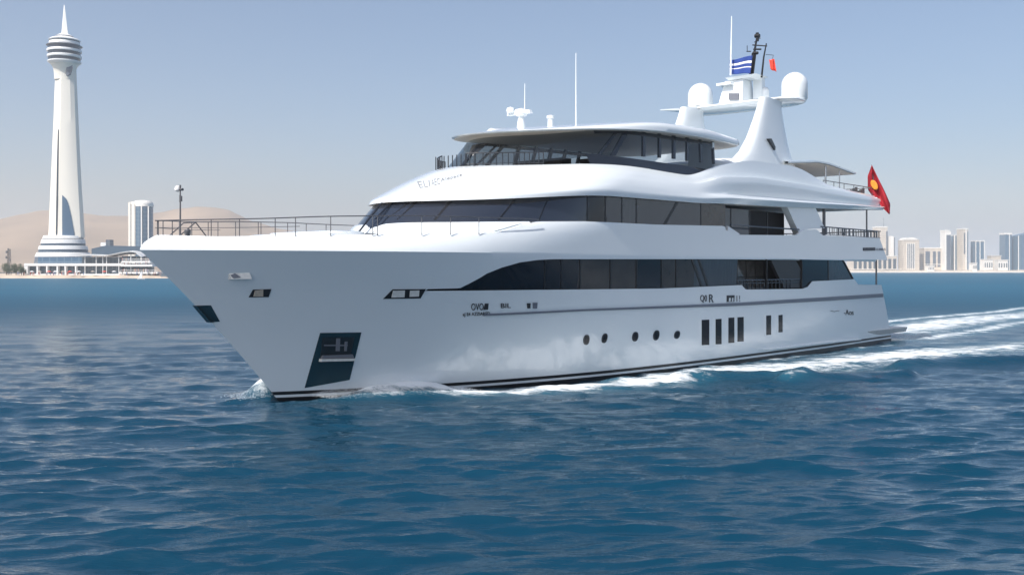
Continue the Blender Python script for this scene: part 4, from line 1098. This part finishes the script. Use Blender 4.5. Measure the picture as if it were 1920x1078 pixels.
M['gglass'] = facade('grey_curtain_glass', (0.11, 0.13, 0.17), (0.16, 0.18, 0.2), 3.6, .2, .2, 3.0, .7)
M['dglass'] = facade('dark_shop_glass', (0.05, 0.07, 0.09), (0.12, 0.14, 0.15), 3.2, .1, .12, 2.2, .7)
M['tower'] = mat('tower_white', (0.80, 0.75, 0.66), .5, vary=.03, vscale=.1)
M['towerband'] = mat('tower_band', (0.74, 0.74, 0.73), .4)
M['towerdark'] = mat('tower_dark_glass', (0.02, 0.03, 0.05), .15, spec=.7)
M['finglass'] = mat('fin_glass', (0.055, 0.11, 0.18), .12, spec=.8)
M['slate'] = mat('slate_glass', (0.055, 0.085, 0.12), .2, spec=.6)
class Bld:
    def __init__(s, name, px0, px1, ytop, Z, D, label, ybase=None, group=None):
        s.Z = Z; s.D = D; side = max((px0 - HX) * D / (Z + D), 0) if px0 > HX else 0
        s.k = Z / F; s.x0 = (px0 + side - HX) * s.k; s.x1 = (px1 - HX) * s.k; s.w = s.x1 - s.x0
        s.root = empty(name, (s.x0, Z, 1.5)); tag(s.root, label, 'building', group); s.h = s.z(ytop)
    def z(s, py): return CH - (py - HY) * s.k - 1.5
    def x(s, px): return (px - HX) * s.k - s.x0
    def box(s, part, m, x0, x1, z0, z1, y0=0.0, y1=None, parent=None, sm=False):
        b = MB(); b.box((x0, y0, z0), (x1, s.D if y1 is None else y1, z1)); o = b.build(part, m, parent or s.root, smooth=False); return o
Zr = 1735
# right shore, left to right
b = Bld('waterfront_block', 1588, 1682, 481, 1700, 30, 'long low beige waterfront block directly behind the yacht stern')
b.box('wall', M['cream'], 0, b.w, 0, b.h); b.box('roof', M['offwhite'], -.6, b.w + .6, b.h, b.h + 1.2, -.6, 31)
for k in range(9): b.box('window', M['dglass'], b.w * (k + .2) / 9, b.w * (k + .8) / 9, 5, b.h - 4, -.25, .5)
b.box('canopy', M['offwhite'], -2, b.w + 4, 3.4, 4.2, -8, -.3)
b = Bld('cream_tower', 1636, 1664, 427, 1760, 22, 'cream tower with dark right edge rising just right of the yacht stern')
b.box('wall', M['cream'], 0, b.w, 0, b.h); b.box('roof', M['offwhite'], -.5, b.w + .5, b.h, b.h + 2, -.5, 22.5); b.box('glass_strip', M['gglass'], b.w - 2.4, b.w + .3, 8, b.h - 6, -.4, 20)
m_ = MB(); m_.tube([(b.w * .8, 8, b.h), (b.w * .8, 8, b.z(408))], .35, 6, .15); m_.tube([(b.w * .8 - 2, 8, b.z(410)), (b.w * .8 + .8, 8, b.z(412))], .2, 5); m_.build('roof_mast', M['greyrail'], b.root)
b = Bld('annex_tower', 1662, 1678, 443, 1750, 20, 'narrow pale tower with dark side joined to the cream tower')
b.box('wall', M['offwhite'], 0, b.w * .75, 0, b.h); b.box('glass_strip', M['gglass'], b.w * .75, b.w, 0, b.h - 2, .4, 19)
b = Bld('ribbed_tower', 1684, 1724, 450, Zr, 24, 'cream tower with low gabled top and vertical glass ribs')
b.box('wall', M['cream'], 0, b.w, 0, b.h, .6); b.box('glass_strip', M['gglass'], b.w * .22, b.w * .68, 6, b.h - 7, .2, 2)
for k in range(5): b.box('facade_rib', M['offwhite'], b.w * (.2 + .12 * k), b.w * (.2 + .12 * k) + 1.1, 3, b.h - 5, -.6, 1)
g = MB(); g.prism([(-.4, -.4, b.h), (b.w + .4, -.4, b.h), (b.w * .62, -.4, b.h + 4.4), (b.w * .2, -.4, b.h + 3.8)], [(-.4, 24, b.h), (b.w + .4, 24, b.h), (b.w * .62, 24, b.h + 4.4), (b.w * .2, 24, b.h + 3.8)]); g.build('roof', M['offwhite'], b.root, smooth=False)
b = Bld('low_block', 1722, 1768, 466, Zr + 15, 26, 'lower cream block with two tall dark window bays between taller towers')
b.box('wall', M['cream'], 0, b.w, 0, b.h); b.box('roof', M['offwhite'], -.5, b.w + .5, b.h, b.h + 1.6, -.5, 26)
for xa, xb in ((.06, .30), (.46, .62), (.72, .86)): b.box('window_bay', M['gglass'], b.w * xa, b.w * xb, 8, b.h - 5, -.3, 1)
b.box('sill', M['offwhite'], -.5, b.w + .5, 12, 13, -.7, -.05)
b = Bld('framed_tower', 1763, 1783, 434, Zr, 20, 'tower with grey glass front in a white frame, left of the twin')
b.box('wall', M['offwhite'], 0, b.w, 0, b.h); b.box('glass_panel', M['gglass'], 2.2, b.w - .5, 0, b.h - 6, -.5, 1); b.box('roof', M['offwhite'], -.6, b.w * .75, b.h, b.h + 2.4, -.6, 20)
b = Bld('glass_link', 1781, 1800, 442, Zr + 12, 16, 'blue-grey glass slab standing between two cream towers')
b.box('glass_panel', M['bglass'], 0, b.w, 0, b.h); b.box('facade_rib', M['offwhite'], 0, 2.0, 0, b.h + 1.2, -.6, 2); b.box('roof', M['offwhite'], -.2, b.w, b.h, b.h + 1.1, -.2, 16)
b = Bld('tall_cream_tower', 1794, 1815, 430, Zr - 10, 22, 'tallest cream tower on the right shore with dark central window slot')
b.box('wall', M['cream'], 0, b.w, 0, b.h); b.box('window_bay', M['gglass'], b.w * .28, b.w * .5, 30, b.h - 6, -.3, 1); b.box('window_bay', M['bglass'], b.w * .86, b.w + .3, 0, b.h - 4, -.3, 18)
b.box('facade_rib', M['offwhite'], b.w * .56, b.w * .74, 0, b.h, -.8, 1); b.box('roof', M['offwhite'], -.6, b.w + .6, b.h, b.h + 1.6, -.9, 22)
b = Bld('blue_glass_block', 1820, 1846, 453, Zr, 18, 'short blue glass block with white corner fins and flat white roof')
b.box('glass_panel', M['bglass'], 0, b.w, 0, b.h)
for q in (0, .46, .93): b.box('facade_rib', M['offwhite'], b.w * q, b.w * q + 1.3, 0, b.h, -.6, .5)
b.box('roof', M['offwhite'], -.8, b.w + .8, b.h, b.h + 1.4, -.9, 18)
for nm, xa, xb, yt, zz, lb in [('villa', 1838, 1862, 487, 1690, 'low white house with flat roof in front of the blue glass block'), ('hall', 1851, 1877, 480, 1730, 'wide cream hall with raised roof between glass towers'),
                               ('villa', 1864, 1890, 488, 1700, 'low pale house nearest the big glass tower'), ('kiosk', 1817, 1832, 494, 1670, 'small white kiosk at the foot of the blue glass block'), ('kiosk', 1734, 1752, 499, 1665, 'tiny beach kiosk below the low cream block')]:
    b = Bld(nm, xa, xb, yt, zz, 14, lb); b.box('wall', M['offwhite'] if nm != 'hall' else M['cream'], 0, b.w, 0, b.h); b.box('roof', M['offwhite'], -.6, b.w + .6, b.h, b.h + .9, -1, 14)
    for k in range(4): b.box('window', M['dglass'], b.w * (k + .25) / 4, b.w * (k + .7) / 4, b.h * .35, b.h * .75, -.2, .4)
b = Bld('glass_tower', 1874, 1897, 440, Zr + 5, 20, 'blue glass tower with pale crown standing left of the widest glass tower')
b.box('glass_panel', M['bglass'], 0, b.w, 0, b.h); b.box('roof', M['offwhite'], -.6, b.w + .4, b.h, b.h + 3, -.6, 20); b.box('facade_rib', M['offwhite'], b.w * .6, b.w * .7, 0, b.h, -.6, .5)
b = Bld('wide_glass_tower', 1895, 1958, 442, Zr - 5, 26, 'wide blue glass tower with white vertical fin at the right edge of the view')
g = MB(); g.prism([(0, 0, 0), (b.w, 0, 0), (b.w, 0, b.h + 12), (0, 0, b.h)], [(0, 26, 0), (b.w, 26, 0), (b.w, 26, b.h + 12), (0, 26, b.h)]); g.build('glass_panel', M['bglass'], b.root, smooth=False)
for q in (0, .31, .64): b.box('facade_rib', M['offwhite'], b.w * q, b.w * q + 1.3, 0, b.h + 12 * q, -.7, .5)
# low far town along the right shore
for k, (xa, xb, yt) in enumerate([(1980, 2030, 470), (2050, 2090, 450), (2100, 2180, 482), (2200, 2240, 440)]):
    b = Bld('town_block', xa, xb, yt, Zr, 22, ['cream town block beyond the glass towers', 'tall pale town block beyond the glass towers', 'long low town block beyond the glass towers', 'tallest pale block at the far end of the shore'][k])
    b.box('wall', M['cream'], 0, b.w, 0, b.h); b.box('glass_strip', M['gglass'], b.w * .2, b.w * .8, 4, b.h - 5, -.3, 1)
# promenade wall along the right beach
pw = MB()
for k in range(40):
    xa = lerp(1585, 2300, k / 40); xb = lerp(1585, 2300, (k + 1) / 40); A, Bq = W(xa, 0, 1672), W(xb, 0, 1672); pw.box((A.x, 1672, 2.2), (Bq.x - .3, 1673.2, 4.0 + .5 * (k % 3 == 0)))
o = pw.build('promenade_wall', M['cream'], None, smooth=False); tag(o, 'long low beige wall along the top of the far right beach', 'wall')

# ---- round white and blue high-rise behind the pavilion
kz = 900.0; k_ = kz / F; cx = (265 - HX) * k_; zz = lambda py: CH - (py - HY) * k_
rt = empty('round_tower', (cx, kz, 1.0)); tag(rt, 'white and blue glass high-rise with rounded top behind the low waterfront pavilion', 'building')
Zt = lambda py: zz(py) - 1.0
MB().revolve((1.5, 0, 0), [(8.6, 0), (8.6, Zt(388))], 32).build('glass_wall', M['bglass'], rt, sharp=30)
MB().revolve((1.5, 0, Zt(388)), [(8.9, 0), (8.9, 2.4), (8.5, 3.6), (7.2, 4.9), (4, 5.6)], 32).build('roof_drum', M['offwhite'], rt, sharp=30)
for a_ in (-150, -118, -78, -40): MB().box((1.5 + 8.9 * math.cos(R(a_)) - .45, 8.9 * math.sin(R(a_)) - .4, 0), (1.5 + 8.9 * math.cos(R(a_)) + .45, 8.9 * math.sin(R(a_)) + .6, Zt(388))).build('facade_rib', M['offwhite'], rt, smooth=False)
MB().box((-10.3, -3.5, 0), (-7.2, 6, Zt(380))).build('side_wall', M['tower'], rt, smooth=False); MB().box((-7.2, -6.5, 0), (-5.6, 2, Zt(381))).build('side_wall', M['gglass'], rt, smooth=False)
MB().box((-5.6, -8.6, 0), (-2.8, 2, Zt(383))).build('side_wall', M['tower'], rt, smooth=False); MB().box((-6.4, -8.0, Zt(384)), (3.2, -2, Zt(379))).build('roof_beam', M['offwhite'], rt, smooth=False)

# ---- observation tower
TZ = 572.0; tk = TZ / F; tw = empty('observation_tower', ((120 - HX) * tk, TZ, 1.2)); tag(tw, 'tall white observation tower with ringed pod, needle spire and stepped round base', 'tower')
tx = lambda px: (px - 120) * tk; tz = lambda py: CH - (py - HY) * tk - 1.2
SH = [(445, 89.5, 113.5, 157.5), (400, 91.5, 114.5, 154.8), (340, 94.3, 116, 151), (280, 97, 117.5, 148), (220, 99.5, 118.8, 145.3), (165, 101.5, 120, 143), (140, 102.5, 120.5, 141.8), (124, 103, 120.5, 141.5)]
def sec(py):
    v = [np.interp(py, [q[0] for q in SH[::-1]], [q[j] for q in SH[::-1]]) for j in (1, 2, 3)]; return v
def shaft_ring(py):
    a, r, c = sec(py); d = 13.0
    return [(tx(a), tk * 2, tz(py)), (tx(a + 5), -tk * 4.5, tz(py)), (tx(r), -tk * d, tz(py)), (tx(lerp(r, c, .33)), -tk * 11.4, tz(py)), (tx(lerp(r, c, .66)), -tk * 8.2, tz(py)), (tx(lerp(r, c, .9)), -tk * 3.5, tz(py)), (tx(c), tk * 4, tz(py)), (tx(lerp(r, c, .7)), tk * 17, tz(py)), (tx(lerp(a, r, .5)), tk * 17, tz(py))]
sm_ = MB(); rows = [shaft_ring(py) + shaft_ring(py)[:1] for py in np.linspace(445, 124, 30)]; sm_.grid(rows); sm_.build('shaft', M['tower'], tw, sharp=16, weld=.001)
def on_left(px, py, o=0.25):
    a, r, c = sec(py); t = (px - a - 5) / (r - a - 5); return (tx(px) - o * .5, lerp(-tk * 4.5, -tk * 13.0, t) - o, tz(py))
def on_right(px, py, o=0.25):
    a, r, c = sec(py); xs = [r, lerp(r, c, .33), lerp(r, c, .66), lerp(r, c, .9), c]; return (tx(px) + o * .3, -tk * float(np.interp(px, xs, [13, 11.4, 8.2, 3.5, -4])) - o, tz(py))
sl_ = MB(); L_ = [(110.3, 442), (111.0, 380), (112.2, 300), (114.0, 245)]; R_ = [(115.4, 442), (115.4, 380), (115.6, 300), (115.8, 245)]
sl_.grid([[on_left(min(x, sec(y)[1] - 1.0), y) for x, y in L_], [on_left(min(x, sec(y)[1] - .2), y) for x, y in R_]]); so = sl_.build('window_slot', M['towerdark'], tw, smooth=False).modifiers.new('t', 'SOLIDIFY'); so.thickness = .3
gl = MB(); rows = []
for i in range(13):
    t = i / 12; y = lerp(442, 367.5, t); xr = np.interp(y, [367.5, 370, 376, 386, 405, 442], [123, 127, 130.5, 133.5, 137.5, 143.5]); rows.append([on_right(lerp(122, xr, q), y, .3) for q in (0, .25, .5, .75, 1)])
gl.grid(rows); so = gl.build('glass_fin', M['finglass'], tw, smooth=False).modifiers.new('t', 'SOLIDIFY'); so.thickness = .35
fl_ = MB(); rows = []                                                        # flare under the pod, slim wall behind the slot
for py, ra, rb in ((150, 19.2, 12), (138, 19.8, 13), (130, 20.6, 16), (125, 22.8, 20), (121, 26, 23)):
    ring = [(tx(121.6 + ra * math.cos(t)), tk * rb * math.sin(t), tz(py)) for t in np.linspace(0, 2 * math.pi, 37)]; rows.append(ring)
fl_.grid(rows); fl_.build('pod_flare', M['tower'], tw, sharp=40)
vq = MB(); vq.prism([(tx(x), -tk * (14.5 if x < 137 else 11), tz(y)) for x, y in [(129, 141), (131, 128), (136, 124), (141, 124), (139, 133), (136, 143), (131, 146)]], [(tx(x), -tk * 4, tz(y)) for x, y in [(129, 141), (131, 128), (136, 124), (141, 124), (139, 133), (136, 143), (131, 146)]]); vq.build('pod_window', M['gglass'], tw, smooth=False)
pc = 121.0
def ring_part(name, m, prof, dx=0.0):
    MB().revolve((tx(pc + dx), 0, 0), [(r * tk, tz(y)) for r, y in prof], 40).build(name, m, tw, sharp=30)
ring_part('pod_ring', M['towerband'], [(23, 122), (27.5, 119.5), (29.5, 118), (29.5, 116)], 0); ring_part('pod_window', M['towerdark'], [(28, 116.3), (28.6, 109.5)])
ring_part('pod_ring', M['towerband'], [(29, 110), (30.3, 109), (30.3, 105.8), (29.5, 105)]); ring_part('pod_window', M['towerdark'], [(28.2, 105.5), (28.6, 98.5)])
ring_part('pod_ring', M['towerband'], [(30, 99), (30.6, 98), (30.4, 95), (30, 94.3)], -.3); ring_part('pod_window', M['towerdark'], [(28.6, 94.6), (28.6, 88)], -.3)
ring_part('pod_ring', M['gglass'], [(29.5, 88.6), (31.8, 87.2), (29, 85.4), (26, 84.5)], -.3); ring_part('pod_ring', M['towerband'], [(27, 86), (27.6, 84.5), (26.6, 80)], 0); ring_part('pod_window', M['towerdark'], [(25.5, 80.5), (26, 77)])
ring_part('pod_ring', M['towerband'], [(27, 78), (28, 76.6), (26, 74.6), (20, 72.2), (16, 70.8)]); ring_part('pod_window', M['gglass'], [(16, 71.2), (14.5, 68.5)]); ring_part('pod_roof', M['towerband'], [(15.5, 69), (12, 66.6), (6, 63.5), (2, 62.5)])
spn = MB(); spn.prism([(tx(115.5), -.5, tz(68)), (tx(119), -1.0, tz(67)), (tx(128), -.4, tz(64)), (tx(127), .8, tz(64)), (tx(116), .8, tz(67))], [(tx(119.8), -.1, tz(10)), (tx(120.4), -.15, tz(10)), (tx(121.4), -.1, tz(10.5)), (tx(121.4), .1, tz(10.5)), (tx(119.8), .1, tz(10))])
spn.build('spire', M['towerband'], tw, smooth=False)
bc = 116.0
def base_ring(name, m, prof): MB().revolve((tx(bc) , tk * 6, 0), [(r * tk, tz(y)) for r, y in prof], 56, 1.0, .75).build(name, m, tw, sharp=30)
base_ring('base_ring', M['towerband'], [(37.5, 447.5), (36.5, 444), (35.5, 442), (20, 441.6)]); base_ring('base_window', M['towerdark'], [(36.8, 449.5), (36.8, 447)])
base_ring('base_ring', M['towerband'], [(40.6, 456.6), (39.4, 449.2), (38.4, 448.8)]); base_ring('base_window', M['slate'], [(40.2, 461.5), (40.2, 456)])
base_ring('base_ring', M['towerband'], [(45, 468), (43.6, 461.4), (42, 461)]); base_ring('base_window', M['slate'], [(44.8, 474), (44.8, 467.5)])
base_ring('base_ring', M['towerband'], [(51, 481.5), (48, 474), (46, 473.5)]); base_ring('base_window', M['gglass'], [(52.5, 494), (50.6, 481)])

# ---- waterfront pavilion
PZ = 552.0; pk = PZ / F; pv = empty('waterfront_pavilion', ((170 - HX) * pk, PZ, 1.2)); tag(pv, 'long white and glass waterfront pavilion with terraces at the foot of the tower', 'building')
ox = lambda px: (px - 170) * pk; oz = lambda py: CH - (py - HY) * pk - 1.2
def pbox(name, m, a, b_, yt, yb, d0, d1): return MB().box((ox(a), d0, oz(yb)), (ox(b_), d1, oz(yt))).build(name, m, pv, smooth=False)
pbox('ground_floor_glass', M['dglass'], 50, 232, 499, 517, 2, 14); pbox('floor_slab', M['towerband'], 46, 284, 494, 498.6, -.6, 15); pbox('plinth', M['towerband'], 46, 300, 513.5, 518, -1, 15)
for xa in (46, 69, 87, 106.5, 121.5, 141): pbox('pier', M['towerband'], xa, xa + (6.5 if xa == 46 else 2.6), 498, 517, -.4, 2.2)
for xa in (159, 180, 192.5, 199.5, 222.5, 245): pbox('column', M['towerband'], xa, xa + .9, 478, 517, -.3, .3)
pbox('upper_glass', M['dglass'], 150, 226, 481.5, 494, 2.5, 13); pbox('upper_glass', M['bglass'], 66, 150, 482, 494, 3, 8)
rf_ = MB(); tp = [(150, 477), (175, 477.5), (200, 478.5), (212, 476), (228, 472.5), (245, 470.5), (256, 472), (268, 481)]
rf_.grid([[(ox(x), -2, oz(y + 2.2)) for x, y in tp], [(ox(x), -2.2, oz(y + .6)) for x, y in tp], [(ox(x), 3, oz(y - .8)) for x, y in tp], [(ox(x), 13, oz(y - 1)) for x, y in tp], [(ox(x), 13, oz(y + 2.2)) for x, y in tp], [(ox(x), -2, oz(y + 2.2)) for x, y in tp]]); rf_.build('swooping_roof', M['towerband'], pv, sharp=40, weld=.001)
bl = MB(); bl.prism([(ox(163), 6, oz(477)), (ox(262), 6, oz(476)), (ox(256), 6, oz(461.5)), (ox(190), 6, oz(460)), (ox(163), 6, oz(466))], [(ox(163), 20, oz(477)), (ox(262), 20, oz(476)), (ox(256), 20, oz(461.5)), (ox(190), 20, oz(460)), (ox(163), 20, oz(466))]); bl.build('blue_roof_storey', M['slate'], pv, smooth=False)
pbox('roof_plant', M['towerband'], 176, 186, 454, 461, 9, 14); pbox('roof_plant', M['gglass'], 186, 194, 448.5, 460, 9, 14)
for yt, xa, xb, dd_ in ((489.5, 232, 285, 6), (496.5, 232, 291, 8), (510, 232, 303, 10)): pbox('terrace_slab', M['towerband'], xa, xb, yt, yt + 3.2, -3 - (yt > 495) * 1.5 - (yt > 505) * 2, dd_)
pbox('terrace_glass', M['dglass'], 226, 276, 480, 489.5, 2, 6); pbox('terrace_glass', M['dglass'], 226, 282, 499.5, 510, 2, 6)
tr_ = MB()
for yt, xa, xb, d in ((485.8, 233, 284, -2.9), (492.6, 234, 290, -4.3), (506.5, 234, 302, -6.2)):
    tr_.tube([(ox(xa), d, oz(yt)), (ox(xb), d, oz(yt))], .07, 5)
    for k in range(26): q = lerp(xa, xb, k / 25); tr_.box((ox(q) - .05, d - .05, oz(yt + 3.5)), (ox(q) + .05, d + .05, oz(yt)))
tr_.build('terrace_rail', M['towerband'], pv, smooth=False)
# people and parasols along the promenade
def person_mesh():
    b = MB(); b.revolve((0, 0, 0), [(.10, 0), (.13, .45), (.17, .85), (.16, 1.0), (.22, 1.35), (.12, 1.48), (.06, 1.52), (.10, 1.58), (.115, 1.66), (.06, 1.76)], 8, 1.25, .8); return b
cr_ = MB(); cols = [mat('clothes_dark', (.03, .03, .04), .8), mat('clothes_white', (.7, .68, .64), .8), mat('clothes_red', (.35, .08, .06), .8), mat('clothes_tan', (.4, .28, .2), .8), mat('clothes_blue', (.08, .14, .3), .8)]
pbase = person_mesh()
for k in range(150):
    px = random.choice((random.uniform(30, 160), random.uniform(225, 302), random.uniform(225, 300))); sto = px > 230 and random.random() < .6
    if sto: lv_ = random.choice([(489.5, -1.5), (496.5, -2.5), (510, -4)]); x = ox(min(px, 280)); p0 = (x + pv.location.x, PZ + lv_[1] + random.uniform(-1, 2), oz(lv_[0]) + 1.2)
    else: Zq = random.uniform(541, 549); p0 = ((px - HX) / F * Zq, Zq, 1.55)
    a0 = random.uniform(0, 6.3); mi_ = random.randrange(5); cr_.add([(p0[0] + x * math.cos(a0) - y * math.sin(a0), p0[1] + x * math.sin(a0) + y * math.cos(a0), p0[2] + z) for x, y, z in pbase.v], pbase.f, mi_)
o = cr_.build('crowd', cols, None); tag(o, 'crowd of tiny visitors on the promenade and terraces of the pavilion', 'crowd', kind='stuff')
for i, px in enumerate((60, 74, 92, 104, 118, 131, 148, 174, 196, 214)):
    Zq = 540.5; r_ = empty('beach_parasol', ((px - HX) / F * Zq, Zq, 1.5)) if True else None
    tag(r_, 'small beach parasol on the sand before the pavilion', 'parasol', 'beach parasols on the spit')
    MB().tube([(0, 0, 0), (0, 0, 2.2)], .04, 5).build('pole', M['steel'], r_); MB().revolve((0, 0, 0), [(1.3, 1.95), (.8, 2.25), (.05, 2.5)], 10).build('canopy', [M['whitecloth'], M['tan'], M['redlight']][i % 3], r_, smooth=False)
# little sail boat off the spit
bt = empty('sailing_dinghy', ((265 - HX) / F * 470, 470, 0)); tag(bt, 'tiny white sailing dinghy on the water off the sand spit', 'boat')
hl = MB(); rows = []
for t in np.linspace(0, 1, 9): x = -1.7 + 3.4 * t; w_ = .6 * math.sin(math.pi * min(.98, .25 + .72 * t)); rows.append([(x, -w_, .45), (x, -w_ * .7, .05), (x, 0, -.1), (x, w_ * .7, .05), (x, w_, .45), (x, -w_, .45)])
hl.grid(rows); hl.build('hull', M['whitecloth'], bt); MB().tube([(.3, 0, .2), (.3, 0, 4.3)], .04, 6).build('mast', M['steel'], bt); MB().prism([(.2, 0, .7), (.2, 0, 4.1), (-1.5, .25, .8)], [(.2, .03, .7), (.2, .03, 4.1), (-1.5, .28, .8)]).build('sail', M['whitecloth'], bt, smooth=False)
# trees and lattice mast at the left edge
M['leaf'] = mat('tree_leaf', (.055, .075, .03), .7, vary=.5, vscale=.9); M['bark'] = mat('tree_bark', (.12, .085, .06), .9, vary=.3)
for i, (px, pt, wd, Zq, lb) in enumerate([(-16, 494, 26, 556, 'green tree cut by the left edge of the view'), (12, 489, 30, 552, 'largest green tree below the lattice mast'), (30, 491, 26, 558, 'green tree between the largest tree and the pavilion'), (44, 499, 18, 549, 'low bush beside the pavilion corner')]):
    k = Zq / F; hgt = (516 - pt) * k; wr = wd * k / 2; t_ = empty('tree', ((px - HX) * k, Zq, 1.2)); tag(t_, lb, 'tree')
    tb_ = MB(); tb_.tube([(0, 0, 0), (.1, .1, hgt * .45)], .28, 7, .16)
    for q in range(5): a_ = q * 1.26; tb_.tube([(.05, .05, hgt * .3), (wr * .5 * math.cos(a_), wr * .5 * math.sin(a_), hgt * .65)], .12, 5, .05)
    tb_.build('trunk', M['bark'], t_)
    cb = MB(); cl_ = [(random.uniform(-.7, .7) * wr, random.uniform(-.7, .7) * wr, hgt * random.uniform(.35, .82), random.uniform(.25, .45) * wr) for _ in range(11)]
    for _ in range(1300):
        c0 = random.choice(cl_); d = Vector((random.gauss(0, 1), random.gauss(0, 1), random.gauss(0, .8))).normalized() * c0[3] * random.uniform(.5, 1.1); p = Vector(c0[:3]) + d; a_ = Vector((random.gauss(0, 1), random.gauss(0, 1), random.gauss(0, 1))).normalized(); b_ = a_.orthogonal().normalized(); s_ = random.uniform(.12, .3)
        cb.add([p - a_ * s_, p + b_ * s_ * .6, p + a_ * s_, p - b_ * s_ * .6], [(0, 1, 2, 3)])
    cb.build('crown', M['leaf'], t_, smooth=False)
lm = empty('lattice_mast', ((17 - HX) / F * 580, 580, 1.2)); tag(lm, 'dark steel lattice mast standing behind the trees at the left', 'mast'); k = 580 / F
b = MB(); ht_ = (516 - 466) * k
for sx, sy in ((-1, -1), (1, -1), (1, 1), (-1, 1)): b.tube([(sx * .9, sy * .9, 0), (sx * .55, sy * .55, ht_)], .12, 5)
for q in range(9):
    z0, z1 = ht_ * q / 9, ht_ * (q + 1) / 9; w0 = .9 - .35 * q / 9
    b.tube([(-w0, -w0, z0), (w0, -w0, z1)], .08, 4); b.tube([(w0, -w0, z0), (-w0, -w0, z1)], .08, 4); b.tube([(-w0, -w0, z0), (w0, -w0, z0)], .08, 4); b.tube([(w0, -w0, z0), (w0, w0, z1)], .08, 4)
b.build('lattice', M['dark'], lm, smooth=False); b = MB()
for z_, dx in ((.99, 0), (.9, -1), (.85, 1), (.7, -1.1), (.6, .9)): b.box((dx - .35, -1.2, ht_ * z_ - 1.0), (dx + .35, -.8, ht_ * z_ + .5))
b.build('antenna_panel', M['greyrail'], lm, smooth=False)

# ------------------------------------------------------------------ air
hz = MB(); hz.box((-14000, -14000, -3.0), (14000, 14000, 260.0)); ho = hz.build('haze', None or bpy.data.materials.new('haze'), None, smooth=False); tag(ho, kind='stuff')
hm = ho.data.materials[0]; hm.use_nodes = True; n, l = hm.node_tree.nodes, hm.node_tree.links; n.remove(n['Principled BSDF'])
v_ = n.new('ShaderNodeVolumePrincipled'); v_.inputs['Color'].default_value = (0.95, 0.95, 0.96, 1); v_.inputs['Density'].default_value = 0.00024; v_.inputs['Anisotropy'].default_value = 0.2
l.new(v_.outputs[0], n['Material Output'].inputs['Volume'])
